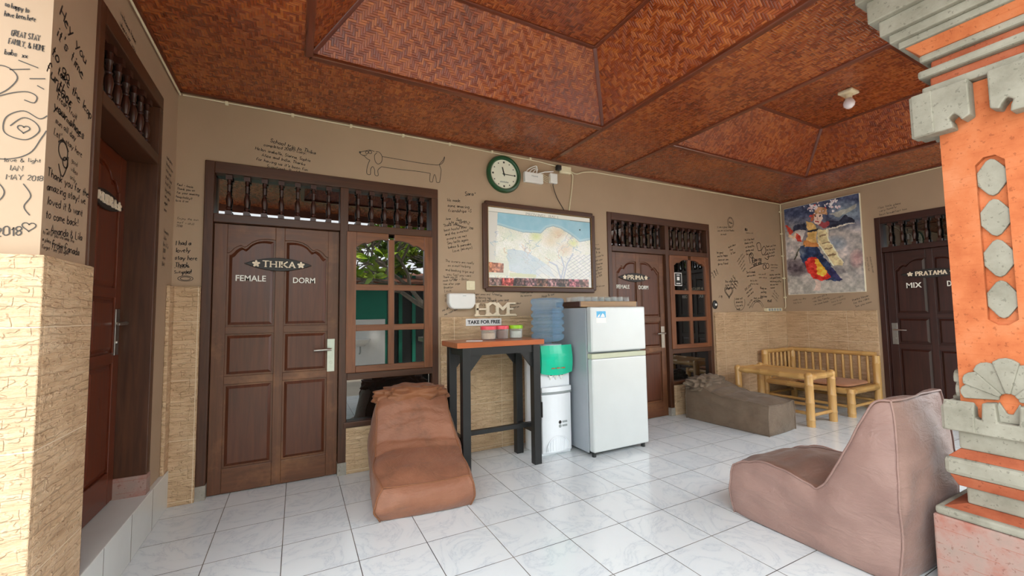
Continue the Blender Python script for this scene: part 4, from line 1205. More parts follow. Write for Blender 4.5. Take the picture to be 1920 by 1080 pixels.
# ------------------------------------------------------------------ bean bags
def beanbag(name, label, loc, rz, L, Wd, T, mat, matd, seatmat=None, wtop=1.0, crown=.04, lean=0.0, bulge=.10, seed=0, fold=.018, nose=.0, belly=.0, creases=()):
    t = thing(name, label, 'bean bag', loc, rz)
    nu, nv, nk = 72, 28, 14
    xs = [p[0] for p in T]; zs = [p[1] for p in T]
    sm = smooth_line(T, 10)
    sx = np.array([p[0] for p in sm]); sz = np.array([p[1] for p in sm])
    def top(a): return float(np.interp(a, sx, sz))
    zmax = max(zs)
    def warp(i):      # more rows near the two ends
        a = i / nu
        return a
    def pos(i, j, k):
        a, b, c = warp(i), 2 * j / nv - 1, k / nk
        tz = top(a)
        e = 4 * c * (1 - c)
        wl = Wd / 2 * (1 + bulge * e * .9 - .02) * (1 - (1 - wtop) * max(0, (c * tz - .25) / (zmax - .25)))
        wl *= 1 - .05 * (abs(2 * a - 1) ** 6)
        y = wl * math.copysign(abs(b) ** .94, b)
        x = a * L
        endb = (1 - b * b)
        if a < .12: x -= (nose * e + .035 * endb * (.4 + e * .6)) * (1 - a / .12)
        if a > .84: x += (belly * e + .03 * endb * (.4 + .6 * e)) * ((a - .84) / .16)
        x += lean * (c * tz) * max(0, (a - .5) * 2) ** 1.5
        z = c * (tz + crown * (1 - b * b) * (1 - abs(2 * a - 1) ** 4))
        for ca_, cd_, cw2 in creases:
            wv = ca_ + .03 * mnoise.noise(Vector((b * 1.7 + seed, ca_ * 9, 0)))
            z -= c * cd_ * math.exp(-((a - wv) / cw2) ** 2) * (.6 + .5 * mnoise.noise(Vector((b * 2 + ca_ * 5, seed, 0))))
        p = Vector((x, y, z))
        q = Vector((p.x * 2.3 + seed, p.y * 3.1, p.z * 3.1))
        n1 = mnoise.noise(q); n2 = mnoise.noise(q * 2.3 + Vector((9, 3, 1)))
        n3 = mnoise.noise(Vector((p.x * 5 + seed, p.y * 5, p.z * 16)))
        amp = fold * min(1, c * 4 + .1)
        d = Vector((0, b, 0)) if abs(b) > .97 else (Vector((-1, 0, 0)) if i == 0 else (Vector((1, 0, 0)) if i == nu else Vector((0, 0, 1))))
        return p + d * (n1 * amp + n2 * amp * .6 + n3 * amp * .45)
    mb = MB()
    cache = {}
    def vert(i, j, k):
        key = (i, j, k)
        if key not in cache: cache[key] = mb.bm.verts.new(pos(i, j, k))
        return cache[key]
    def quad(a, b, c, d, mi=0):
        f = mb.bm.faces.new([vert(*a), vert(*b), vert(*c), vert(*d)]); f.material_index = mi
    for i in range(nu):
        for j in range(nv):
            quad((i, j, nk), (i + 1, j, nk), (i + 1, j + 1, nk), (i, j + 1, nk), 1)
            quad((i, j, 0), (i, j + 1, 0), (i + 1, j + 1, 0), (i + 1, j, 0))
        for k in range(nk):
            quad((i, 0, k), (i + 1, 0, k), (i + 1, 0, k + 1), (i, 0, k + 1)); quad((i, nv, k), (i, nv, k + 1), (i + 1, nv, k + 1), (i + 1, nv, k))
    for j in range(nv):
        for k in range(nk):
            quad((0, j, k), (0, j, k + 1), (0, j + 1, k + 1), (0, j + 1, k)); quad((nu, j, k), (nu, j + 1, k), (nu, j + 1, k + 1), (nu, j, k + 1))
    mb.build('bag', [mat, seatmat or mat], t, smooth=180, subsurf=1)
    def seam(keys):
        m_ = MB(); m_.tube([pos(*q) for q in keys], .0055, 6); return m_.build('piping', matd, t, smooth=90)
    seam([(i, 0, nk) for i in range(nu + 1)]); seam([(i, nv, nk) for i in range(nu + 1)])
    for a in (0, nu): seam([(a, j, nk) for j in range(nv + 1)])
    for a in (0, nu):
        for b in (0, nv): seam([(a, b, k) for k in range(nk + 1)])
    return t, pos
def crumple(t, name, c, size, mat, seed, amp=.05, folds=5.0, rz=0):
    """gathered, folded cloth"""
    mb = MB()
    nu, nv = 64, 30
    cr, sr = math.cos(rz), math.sin(rz)
    def fn(a, b):
        th, ph = 2 * math.pi * a, math.pi * (b * .996 + .002) - math.pi / 2
        d = Vector((math.cos(th) * math.cos(ph), math.sin(th) * math.cos(ph), math.sin(ph)))
        e = Vector([math.copysign(abs(q) ** .75, q) for q in d])
        n1 = mnoise.noise(Vector((d.x * 2.2 + seed, d.y * folds, d.z * 2.4)))
        n2 = 1 - abs(mnoise.noise(Vector((d.x * 3.1 + seed + 5, d.y * folds * .7, d.z * 3.5)))) * 2.4
        n3 = 1 - abs(mnoise.noise(Vector((d.x * 6 + seed + 2, d.y * 7, d.z * 7)))) * 2.2
        f = 1 + n1 * amp * 5 + n2 * amp * 2.6 + n3 * amp * .45
        p = Vector((e.x * size[0], e.y * size[1], e.z * size[2])) * f
        return Vector((c[0] + p.x * cr - p.y * sr, c[1] + p.x * sr + p.y * cr, max(.01, c[2] + p.z)))
    mb.grid(fn, nu, nv, closed_u=True)
    return mb.build(name, mat, t, smooth=180, subsurf=1)

t1, _ = beanbag('bean_bag', 'tan bean bag lounger with rolled collar standing under the left window', (1.592, -.99, 0), R(84), .80, .64,
    [(0, .20), (.12, .228), (.3, .255), (.44, .285), (.53, .345), (.61, .47), (.70, .59), (.79, .655), (.9, .66), (1, .62)], M['bag1'], M['bag1d'], M['bag1s'], wtop=.84, crown=.035, seed=3.1, fold=.026, nose=.035, bulge=.11, creases=((.47, .012, .02), (.54, .03, .014), (.61, .034, .014), (.655, .02, .012)))
crumple(t1, 'rolled_collar', (.69, .0, .655), (.115, .275, .075), M['bag1d'], 1.7, .05, 6)
t2, _ = beanbag('bean_bag', 'flattened grey brown bean bag beside the bamboo table', (5.43, -1.1, 0), R(94), .97, .58,
    [(0, .31), (.2, .325), (.4, .33), (.55, .345), (.7, .385), (.82, .42), (.93, .40), (1, .37)], M['bag2'], M['bag2'], wtop=.97, crown=.03, seed=11.3, fold=.017, bulge=.04, creases=((.25, .012, .03), (.5, .012, .03), (.65, .02, .02)))
crumple(t2, 'slumped_headrest', (.84, .06, .42), (.13, .27, .085), M['bag2'], 6.2, .075, 6)
t3, _ = beanbag('bean_bag', 'large mauve brown bean bag leaning back against the brick pillar in the foreground', (3.672, -1.965, 0), R(-91), .84, .67,
    [(0, .30), (.1, .35), (.25, .385), (.4, .38), (.54, .35), (.63, .355), (.70, .44), (.80, .62), (.91, .83), (1, .862)], M['bag3'], M['bag3'], M['bag3s'], wtop=.88, crown=.03, lean=0, seed=21.0, fold=.026, nose=.01, belly=.03, bulge=.06, creases=((.62, .02, .02), (.35, .012, .05), (.15, .01, .03)))

# ------------------------------------------------------------------ bamboo furniture
def culm(mb, p0, p1, r, node=.22, ph=0.0):
    p0, p1 = Vector(p0), Vector(p1)
    L = (p1 - p0).length; d = (p1 - p0) / L
    st = [0.0]; z = node * (.4 + ph)
    while z < L - .03:
        st += [z - .012, z - .003, z, z + .003, z + .012]; z += node
    st += [L]
    rs = []
    for k, s_ in enumerate(st):
        m5 = (k - 1) % 5
        if k == 0 or k == len(st) - 1: rs.append(r)
        else: rs.append(r * (1.0, 1.09, 1.05, 1.09, 1.0)[m5])
    mb.tube([p0 + d * s_ for s_ in st], rs, 12)
def bpart(t, name, p0, p1, r, mat='bamboo', node=.22, ph=0.0):
    m_ = MB(); culm(m_, p0, p1, r, node, ph); return m_.build(name, M[mat], t, smooth=50)
t = thing('bamboo_table', 'low bamboo table between the grey brown bean bag and the bamboo bench', 'table', (6.17, -.70, 0))
ax, ay = .235, .42
for k, (sx, sy) in enumerate(((-1, -1), (1, -1), (-1, 1), (1, 1))):
    bpart(t, 'leg', (sx * ax, sy * ay, 0), (sx * ax, sy * ay, .545), .042, node=.19, ph=k * .2)
    m_ = MB(); m_.lathe([(0, .60), (.02, .597), (.04, .58), (.046, .56), (.044, .54), (0, .54)], (sx * ax, sy * ay, 0), 14); m_.build('leg_cap', M['bamboo'], t, smooth=60)
for sx in (-1, 1): bpart(t, 'top_rail', (sx * ax, -ay, .545), (sx * ax, ay, .545), .036)
for sy in (-1, 1): bpart(t, 'top_rail', (-ax, sy * ay, .545), (ax, sy * ay, .545), .036); bpart(t, 'stretcher', (-ax, sy * ay, .12), (ax, sy * ay, .12), .019)
for sx in (-1, 1): bpart(t, 'stretcher', (sx * ax, -ay, .14), (sx * ax, ay, .14), .019)
m_ = MB()
for k in range(11):
    x = -ax + .036 + (2 * ax - .072) * (k + .5) / 11
    m_.box(x - .0185, x + .0185, -ay, ay, .55, .566, (0, 1, 0))
m_.build('slat_top', M['bamboo'], t, bevel=.005)
for y in (-.2, .05, .3): bpart(t, 'cross_bar', (-ax, y, .522), (ax, y, .522), .02)

t = thing('bamboo_bench', 'bamboo bench with slatted back against the right wall', 'bench', (7.14, -.63, 0))
bx0, bx1, by0, by1 = -.34, .35, -.505, .52
posts = {'front_left': (bx0, by0), 'back_near': (bx1, by0), 'arm': (bx0, by1), 'back_far': (bx1, by1)}
bpart(t, 'leg', (bx0, by0, 0), (bx0, by0, .335), .042, node=.12)
bpart(t, 'post', (bx1, by0, 0), (bx1, by0, .70), .042, node=.25)
bpart(t, 'post', (bx0, by1, 0), (bx0, by1, .735), .042, node=.25, ph=.3)
bpart(t, 'post', (bx1, by1, 0), (bx1, by1, .73), .042, node=.25)
bpart(t, 'top_rail', (bx1, by0, .715), (bx1, by1, .715), .03, node=.33); bpart(t, 'top_rail', (bx0, by1, .715), (bx1, by1, .715), .03, node=.33)
for z_, r_ in ((.30, .036), (.12, .018)):
    bpart(t, 'seat_rail' if z_ > .2 else 'stretcher', (bx0, by0, z_), (bx0, by1, z_), r_, node=.3); bpart(t, 'seat_rail' if z_ > .2 else 'stretcher', (bx1, by0, z_), (bx1, by1, z_), r_)
    bpart(t, 'seat_rail' if z_ > .2 else 'stretcher', (bx0, by0, z_), (bx1, by0, z_), r_); bpart(t, 'seat_rail' if z_ > .2 else 'stretcher', (bx0, by1, z_), (bx1, by1, z_), r_)
for k in range(10):
    y = by0 + (by1 - by0) * (k + 1) / 11; bpart(t, 'back_slat', (bx1, y, .32), (bx1, y, .70), .0165, node=.3, ph=k * .07)
for k in range(6):
    x = bx0 + (bx1 - bx0) * (k + 1) / 7; bpart(t, 'arm_slat', (x, by1, .32), (x, by1, .70), .0165, node=.3, ph=k * .07)
m_ = MB()
for k in range(16):
    y = by0 + .04 + (by1 - by0 - .08) * (k + .5) / 16; m_.box(bx0, bx1, y - .024, y + .024, .318, .334, (1, 0, 0))
m_.build('seat_slats', M['bamboo_d'], t, bevel=.005)
def cushion(loc, sx, sy, h, label):
    m_ = MB()
    def fn(a, b):
        th, ph = 2 * math.pi * a, math.pi * (b * .998 + .001) - math.pi / 2
        q = lambda v, e: math.copysign(abs(v) ** e, v)
        return Vector((sx * q(math.cos(th), .35) * q(math.cos(ph), .3), sy * q(math.sin(th), .35) * q(math.cos(ph), .3), h * q(math.sin(ph), .8)))
    m_.grid(fn, 48, 14, closed_u=True)
    return tag(m_.build('seat_cushion', M['cushion'], None, smooth=180, loc=loc), label, 'cushion')
cushion((7.12, -.79, .358), .31, .31, .025, 'flat terracotta seat cushion on the near end of the bamboo bench')

# ------------------------------------------------------------------ printed and painted pictures (pigment stored as vertex colour)
def vcol_mat(name, rough=.5, coat=0.0):
    t = NT(name)
    a = t.n('ShaderNodeVertexColor', layer_name='pigment').outputs[0]
    return t.out(color=a, rough=rough, coat=coat, coatr=.05)
def px_grid(corners, nu, nv):
    """coordinates of every grid point inside a 4-cornered sketch: corners TL, TR, BR, BL"""
    (a, b, c, d) = [np.array(q, float) for q in corners]
    u = np.linspace(0, 1, nu)[None, :, None]; v = np.linspace(0, 1, nv)[:, None, None]
    return (a * (1 - u) + b * u) * (1 - v) + (d * (1 - u) + c * u) * v
def inside(P, poly):
    x, y = P[..., 0], P[..., 1]
    r = np.zeros(x.shape, bool)
    n = len(poly)
    for k in range(n):
        (x0, y0), (x1, y1) = poly[k], poly[(k + 1) % n]
        c = ((y0 > y) != (y1 > y))
        with np.errstate(divide='ignore', invalid='ignore'):
            xi = (x1 - x0) * (y - y0) / ((y1 - y0) if y1 != y0 else 1e-9) + x0
        r ^= c & (x < xi)
    return r
def segd(P, pts):
    best = np.full(P.shape[:2], 1e9)
    for (x0, y0), (x1, y1) in zip(pts, pts[1:]):
        dx, dy = x1 - x0, y1 - y0
        L = dx * dx + dy * dy + 1e-9
        t = np.clip(((P[..., 0] - x0) * dx + (P[..., 1] - y0) * dy) / L, 0, 1)
        best = np.minimum(best, np.hypot(P[..., 0] - x0 - t * dx, P[..., 1] - y0 - t * dy))
    return best
RNG = np.random.default_rng(5)
def vnoise(shape, cell):
    h, w = shape
    g = RNG.random((h // cell + 3, w // cell + 3))
    y = np.arange(h) / cell; x = np.arange(w) / cell
    iy, ix = y.astype(int), x.astype(int)
    fy, fx = (y - iy)[:, None], (x - ix)[None, :]
    fy, fx = fy * fy * (3 - 2 * fy), fx * fx * (3 - 2 * fx)
    return (g[iy][:, ix] * (1 - fy) * (1 - fx) + g[iy][:, ix + 1] * (1 - fy) * fx + g[iy + 1][:, ix] * fy * (1 - fx) + g[iy + 1][:, ix + 1] * fy * fx)
def fract(shape, cell, oct_=4):
    r = 0; a = 1; s_ = 0
    while cell >= 1 and oct_:
        r = r + a * vnoise(shape, int(cell)); s_ += a; a *= .55; cell //= 2; oct_ -= 1
    return r / s_
def picture(name, img, f, mat, parent):
    """img (rows top-down, sRGB 0..255) -> vertex-coloured sheet; f(u, v) -> point, u right, v up"""
    h, w, _ = img.shape
    c = np.clip(img / 255.0, 0, 1)
    lin = np.where(c <= .04045, c / 12.92, ((c + .055) / 1.055) ** 2.4)
    vs = [f(i / (w - 1), 1 - j / (h - 1)) for j in range(h) for i in range(w)]
    fs = [(j * w + i, (j + 1) * w + i, (j + 1) * w + i + 1, j * w + i + 1) for j in range(h - 1) for i in range(w - 1)]
    me = bpy.data.meshes.new(name)
    me.from_pydata([tuple(v) for v in vs], [], fs)
    ca = me.color_attributes.new('pigment', 'FLOAT_COLOR', 'POINT')
    col = np.ones((h * w, 4)); col[:, :3] = lin.reshape(-1, 3)
    ca.data.foreach_set('color', col.ravel())
    me.materials.append(mat)
    o = bpy.data.objects.new(name, me)
    COL.objects.link(o); o.parent = parent
    return o

# map
t = thing('framed_map', 'framed printed map titled PROVINSI BALI above the water bottle', 'map', (3.135, 0, 1.99))
fw_, fh_ = .675, .432
m_ = MB()
for z in (-1, 1): m_.box(-fw_, fw_, -.035, 0, z * fh_ - .026, z * fh_ + .026, (1, 0, 0))
for x in (-1, 1): m_.box(x * fw_ - .026, x * fw_ + .026, -.035, 0, -fh_, fh_, (0, 0, 1))
m_.build('frame', M['frame'], t, bevel=.008)
m_ = MB()
n = 90
for k in range(n):
    for z in (-1, 1): x = -.645 + 1.29 * (k + .5) / n; m_.lathe([(0, 0), (.005, .002), (0, .006)], (x, -.033, z * .403), 5, 'Y')
for k in range(58):
    for x in (-1, 1): z = -.40 + .80 * (k + .5) / 58; m_.lathe([(0, 0), (.005, .002), (0, .006)], (x * .645, -.033, z), 5, 'Y')
m_.build('beading', M['bamboo'], t)['label'] = 'gilt beaded inner edge'
NU, NV = 330, 212
P_ = px_grid(((105, 120), (1168, 245), (1165, 960), (103, 930)), NU, NV)
img = np.empty((NV, NU, 3)); img[:] = (236, 234, 226)
n1, n2, n3 = fract((NV, NU), 24), fract((NV, NU), 8, 3), RNG.random((NV, NU))
land = np.array((240, 238, 226)) + (n1[..., None] - .5) * np.array((30, 20, 40)) + (n3[..., None] - .5) * np.array((52, 40, 44))
sea = np.array((158, 204, 222)) + (n1[..., None] - .5) * np.array((30, 16, 12))
coast = [(105, 300), (200, 310), (300, 345), (430, 385), (540, 390), (620, 395), (680, 340), (750, 322), (830, 345), (930, 405), (1000, 455), (1040, 490), (1168, 470)]
body = inside(P_, coast + [(1200, 1000), (60, 1000), (60, 300)])
img[:] = sea
img[body] = land[body]
shal = segd(P_, coast)
for wd, a, c in ((26, .5, (206, 226, 230)), (7, .8, (150, 176, 190))):
    k = (shal < wd) & ~body; img[k] = img[k] * (1 - a) + np.array(c) * a
k = (P_[..., 0] < 195 - (P_[..., 1] - 200) * .06) & (P_[..., 1] < 700); img[k] = (226, 222, 214)
for cx_, cy_, rr, c in ((800, 390, 110, (232, 200, 160)), (570, 430, 90, (206, 218, 130)), (965, 500, 80, (214, 222, 130)), (720, 470, 120, (228, 206, 170)), (880, 560, 110, (226, 200, 170)), (330, 420, 100, (214, 224, 200))):
    d = np.hypot(P_[..., 0] - cx_, (P_[..., 1] - cy_) * 1.3); a = np.clip(1 - d / rr, 0, 1)[..., None] * .7 * body[..., None]
    img = img * (1 - a) + np.array(c) * a
for k in range(70):
    x, y = RNG.uniform(150, 1150), RNG.uniform(340, 820); pts = [(x, y)]
    for q in range(5): x += RNG.uniform(-45, 45); y += RNG.uniform(-10, 45); pts.append((x, y))
    d = segd(P_, pts); m2 = (d < RNG.uniform(1.5, 3)) & body
    img[m2] = img[m2] * .45 + np.array([(150, 178, 196), (206, 160, 130), (170, 186, 150), (146, 160, 190)][k % 4]) * .55
strait = [(280, 560), (420, 570), (560, 640), (700, 740), (760, 860), (620, 800), (560, 860), (420, 820), (300, 780), (280, 650)]
m2 = inside(P_, strait); img[m2] = img[m2] * .35 + np.array((196, 214, 230)) * .65
hat = inside(P_, [(560, 780), (700, 700), (940, 620), (1168, 620), (1168, 880), (560, 880)])
st = ((P_[..., 0] * .55 + P_[..., 1]) % 34 < 5) & hat & (P_[..., 0] > 890); img[hat] = img[hat] * .45 + np.array((240, 240, 240)) * .55; img[st] = (186, 188, 200)
st = ((P_[..., 0] * .8 - P_[..., 1]) % 60 < 5) & hat; img[st] = img[st] * .5 + np.array((160, 160, 170)) * .5
for pts in ([(850, 860), (890, 720), (960, 610)], [(820, 870), (860, 740), (830, 640)], [(700, 690), (780, 730), (820, 860)]):
    d = segd(P_, pts); img[d < 7] = (196, 202, 216)
top_ = P_[..., 1] < 165 + (P_[..., 0] - 105) * .115; img[top_] = (240, 236, 226)
edge = np.abs(P_[..., 1] - (165 + (P_[..., 0] - 105) * .115)) < 2.5; img[edge] = (120, 124, 120)
d = np.hypot(P_[..., 0] - 1048, P_[..., 1] - 362); img[d < 8] = (40, 60, 70)
ph = inside(P_, [(105, 690), (245, 705), (240, 800), (105, 795)])
img[inside(P_, [(100, 665), (292, 680), (290, 830), (100, 820)])] = (226, 226, 210)
img[ph] = (np.array((176, 112, 82)) + (fract((NV, NU), 6, 3)[..., None] - .5) * np.array((230, 190, 150)))[ph]
legend = inside(P_, [(300, 800), (560, 820), (560, 852), (300, 840)]); img[legend] = (220, 222, 190)
strip = (P_[..., 1] > 848 + (P_[..., 0] - 105) * .028) & (P_[..., 0] < 1135) & (P_[..., 1] < 928 + (P_[..., 0] - 105) * .030)
s1, s2 = fract((NV, NU), 6, 3), fract((NV, NU), 4, 2)
sc_ = np.array((104, 78, 72)) + (s1[..., None] - .5) * np.array((330, 230, 220)) + (s2[..., None] - .5) * np.array((160, 150, 150))
seg_ = ((P_[..., 0] - 105) / 115).astype(int)
for k, c in enumerate(((20, 20, 20), (60, -20, -20), (-50, -45, -40), (10, 0, 10), (0, -10, -20), (-10, -10, 0), (-40, -30, -30), (30, -10, 10), (20, 10, 10))): sc_[seg_ == k] += c
img[strip] = sc_[strip]
img[(P_[..., 0] > 1135) & (P_[..., 1] > 860)] = (236, 236, 232)
mp = picture('print', img, lambda u, v: Vector((-.64 + 1.28 * u, -.02, -.398 + .796 * v)), vcol_mat('map_print', .35, .3), t)
m_ = MB()
fN = lambda u, v, d: Vector((u, -.0205 - d, v))
m_.mi = 0
block_text(m_, 'PROVINSI', fN, -.20, .03, .355, .381, 0, .0008, .14); block_text(m_, 'BALI', fN, .085, .20, .355, .381, 0, .0008, .14)
m_.build('map_title', M['grey_pl'], t)

# dancer canvas
t = thing('dancer_painting', 'unframed painting of a dancer in blue, red and gold on the right wall', 'painting', (W, -.565, 2.205))
cw, chh = .49, .672
m_ = MB(); m_.box(-.035, 0, -cw, cw, -chh, chh); m_.build('canvas', M['canvas_edge'], t, bevel=.004)
NU, NV = 250, 345
P_ = px_grid(((72, 215), (815, 50), (905, 1010), (110, 1045)), NU, NV)
a1, a2, a3 = fract((NV, NU), 40, 5), fract((NV, NU), 10, 3), RNG.random((NV, NU))
X_, Y_ = P_[..., 0], P_[..., 1]
P_ = P_ + np.stack([(a2 - .5) * 26, (fract((NV, NU), 10, 3) - .5) * 26], -1)
img = np.array((168, 160, 156)) + (a1[..., None] - .5) * np.array((120, 110, 110)) + (a2[..., None] - .5) * np.array((90, 80, 70))
def blend(mask, c, a=1.0, var=30):
    global img
    k = (np.clip(mask.astype(float), 0, 1) * a)[..., None]
    img = img * (1 - k) + (np.array(c, float) + (a2[..., None] - .5) * var * 2.4 + (a3[..., None] - .5) * var * .6) * k
def poly(pts, c, a=1.0, var=30): blend(inside(P_, pts), c, a, var)
def stroke(pts, w, c, a=1.0, var=25): blend(segd(P_, pts) < w, c, a, var)
blend(np.clip((430 - Y_) / 160, 0, 1), (52, 62, 92), .95, 40)
blend(np.clip(1 - np.hypot((X_ - 720) / 190, (Y_ - 230) / 120), 0, 1) ** .5, (150, 166, 176), .8, 30)
poly([(550, 250), (640, 290), (800, 190), (800, 150), (640, 230)], (196, 186, 160), .6)
blend(np.clip(1 - np.hypot((X_ - 200) / 190, (Y_ - 780) / 90), 0, 1) ** .4, (66, 52, 62), .85, 40)
blend(np.clip((Y_ - 820) / 150, 0, 1), (172, 168, 158), .7, 30)
blend(np.clip(1 - np.hypot((X_ - 820) / 70, (Y_ - 690) / 100), 0, 1) ** .5, (178, 120, 120), .6)
blend(np.clip(1 - np.hypot((X_ - 620) / 110, (Y_ - 540) / 80), 0, 1) ** .5, (110, 130, 150), .7)
poly([(160, 430), (190, 365), (300, 350), (340, 390), (330, 420), (250, 400)], (34, 40, 62)); stroke([(340, 420), (300, 520)], 26, (110, 104, 110), .8)
poly([(85, 370), (140, 390), (170, 430), (140, 475)], (186, 62, 46)); poly([(195, 440), (240, 455), (275, 525), (215, 520)], (188, 58, 44)); stroke([(130, 470), (180, 485), (200, 460)], 16, (214, 182, 150))
poly([(520, 320), (640, 325), (700, 260), (760, 290), (790, 325), (700, 350), (560, 390), (520, 380)], (30, 36, 56)); stroke([(530, 405), (780, 340)], 5, (216, 206, 190))
poly([(310, 330), (400, 345), (430, 410), (420, 580), (300, 560), (330, 480), (340, 420)], (208, 166, 100)); stroke([(340, 425), (430, 408)], 9, (30, 30, 40))
stroke([(310, 545), (430, 560)], 26, (190, 120, 60)); stroke([(300, 560), (235, 610), (185, 700)], 9, (66, 66, 50))
poly([(260, 570), (430, 580), (480, 640), (560, 740), (680, 890), (660, 915), (560, 900), (440, 900), (330, 810), (250, 680), (240, 610)], (26, 46, 82), 1, 40)
blend(np.clip(1 - np.hypot((X_ - 270) / 60, (Y_ - 630) / 60), 0, 1), (200, 200, 200), .6)
poly([(300, 740), (350, 680), (420, 680), (470, 740), (520, 800), (580, 880), (470, 910), (400, 890), (330, 820)], (204, 44, 34), 1, 45)
poly([(400, 700), (440, 700), (500, 770), (540, 830), (500, 870), (430, 840), (430, 770)], (240, 176, 60), 1, 45)
poly([(560, 760), (690, 890), (650, 910), (540, 830)], (40, 40, 84))
poly([(430, 410), (530, 410), (540, 500), (600, 590), (690, 720), (690, 755), (600, 760), (560, 720), (500, 620), (440, 540)], (214, 196, 150), 1, 34)
stroke([(440, 540), (500, 620), (600, 760)], 6, (236, 228, 200)); stroke([(530, 410), (545, 500), (690, 730)], 6, (232, 220, 190))
for y in (470, 545, 600, 660): stroke([(455 + (y - 470) * .45, y), (520 + (y - 470) * .5, y - 14)], 8, (120, 92, 64), .8)
stroke([(460, 345), (500, 365), (530, 350)], 26, (150, 60, 66)); stroke([(400, 250), (375, 320)], 14, (170, 90, 60))
poly([(395, 280), (430, 245), (480, 255), (492, 300), (470, 340), (440, 365), (405, 335)], (226, 196, 180), 1, 14)
for q in ((415, 272), (458, 270)): blend(np.hypot(P_[..., 0] - q[0], P_[..., 1] - q[1]) < 9, (50, 40, 46))
stroke([(436, 280), (430, 306)], 4, (186, 140, 120)); stroke([(418, 324), (436, 326)], 6, (170, 40, 44))
poly([(390, 250), (410, 195), (470, 180), (530, 215), (525, 260), (470, 250), (420, 245)], (196, 150, 110), 1, 40)
for k in range(60):
    q = RNG.uniform(0, 1); cx_, cy_ = ((375, 185) if k % 2 else (565, 160))
    x, y = cx_ + RNG.normal() * 40, cy_ + RNG.normal() * 30
    blend(np.hypot(P_[..., 0] - x, P_[..., 1] - y) < RNG.uniform(6, 13), ((232, 222, 224), (220, 196, 200), (196, 70, 66))[0 if q < .6 else (1 if q < .9 else 2)], .95, 16)
poly([(405, 900), (470, 920), (470, 995), (390, 1000), (420, 970)], (214, 190, 178)); poly([(600, 770), (700, 790), (720, 830), (640, 850)], (110, 106, 110), .5)
picture('painted_face', img * 1.1 + 6, lambda u, v: Vector((-.0356, cw * .99 - 2 * cw * .99 * u, -chh * .99 + 2 * chh * .99 * v)), vcol_mat('oil_paint', .42, .1), t)

# ------------------------------------------------------------------ lamp in the far tray
t = thing('ceiling_bulb', 'bare white bulb in an ivory holder on the far ceiling tray', 'lamp', (5.53, -1.83, H + TH))
m_ = MB(); m_.box(-.075, .075, -.06, .06, -.028, 0); m_.build('base_plate', M['ivory'], t, bevel=.008)
m_ = MB(); m_.lathe([(.026, -.075), (.032, -.028)], (0, 0, 0), 16); m_.build('holder', M['ivory'], t, smooth=50)
m_ = MB(); m_.lathe([(0, -.17), (.022, -.166), (.042, -.145), (.048, -.12), (.04, -.095), (.026, -.07), (0, -.07)], (0, 0, 0), 20); m_.build('bulb', M['bulb'], t, smooth=90)

# ------------------------------------------------------------------ carved pillar in the foreground
t = thing('brick_pillar', 'carved orange brick and grey stone pillar at the right edge of the terrace', 'pillar', (3.755, -3.135, 0))
def course(name, hw_, z0, z1, mat, bev=.008, top=None):
    m_ = MB()
    q = [(-hw_, -hw_), (hw_, -hw_), (hw_, hw_), (-hw_, hw_)]
    k = (top or hw_) / hw_
    m_.prism(q, lambda u, v, d: Vector((u, v, d)), z0, z1, None, [(a * k, b * k) for a, b in q])
    return m_.build(name, M[mat], t, bevel=bev)
course('base_block', .252, -.10, .34, 'pinkstone'); course('base_lip', .246, .34, .378, 'grey', .012); course('brick_top', .222, .378, .40, 'orange_d', .004, .16)
course('stone_band', .158, .40, .478, 'grey'); course('brick_band', .178, .478, .53, 'orange_d', .006, .2)
course('stone_slab', .214, .53, .612, 'grey', .02); course('brick_top', .20, .612, .65, 'orange_d', .004, .165); course('stone_band', .168, .65, .74, 'grey')
def four(poly_fn, name, mat, d0, d1, bevel=.006):
    """same relief on each of the four sides"""
    for k in range(4):
        m_ = MB()
        c, s_ = math.cos(k * math.pi / 2), math.sin(k * math.pi / 2)
        sq, dv = ((1, 0), (.988, .003))[k % 2]
        def f(u, v, d): return Vector((-d * c + u * sq * s_, -d * s_ - u * sq * c, v + dv))
        for pl in poly_fn: m_.prism(pl, f, d0, d1)
        m_.build(name, M[mat], t, bevel=bevel)
# niche shaft: four corner strips round a sunk field, so the recess is real
m_ = MB(); m_.box(-.128, .128, -.128, .128, .65, 2.36); m_.build('shaft_core', M['orange'], t)
nz0, nz1, nw = 1.275, 2.0, .046
for k in range(4):
    m_ = MB()
    c, s_ = math.cos(k * math.pi / 2), math.sin(k * math.pi / 2)
    f = lambda u, v, d: Vector((-d * c + u * s_, -d * s_ - u * c, v))
    hw_ = .155 if k % 2 == 0 else .12
    m_.prism([(-hw_, .65), (-nw, .65), (-nw, 2.36), (-hw_, 2.36)], f, .12, .155)
    m_.prism([(nw, .65), (hw_, .65), (hw_, 2.36), (nw, 2.36)], f, .12, .155)
    m_.prism([(-nw, .65), (nw, .65), (nw, nz0 - .02), (.016, nz0 - .045), (-.016, nz0 - .045), (-nw, nz0 - .02)], f, .12, .155)
    m_.prism([(-nw, nz1 - .03), (-.018, nz1), (.018, nz1), (nw, nz1 - .03), (nw, 2.36), (-nw, 2.36)], f, .12, .155)
    m_.build('brick_face', M['orange'], t)
    for q in range(4):
        cz = 1.345 + q * .186
        m_ = MB()
        m_.prism([(0, cz - .086), (.014, cz - .078), (.022, cz - .066), (.045, cz - .03), (.045, cz + .03), (.022, cz + .066), (.014, cz + .078), (0, cz + .086), (-.014, cz + .078), (-.022, cz + .066), (-.045, cz + .03), (-.045, cz - .03), (-.022, cz - .066), (-.014, cz - .078)], f, .126, .146)
        m_.build('diamond_inlay', M['grey'], t, bevel=.004)
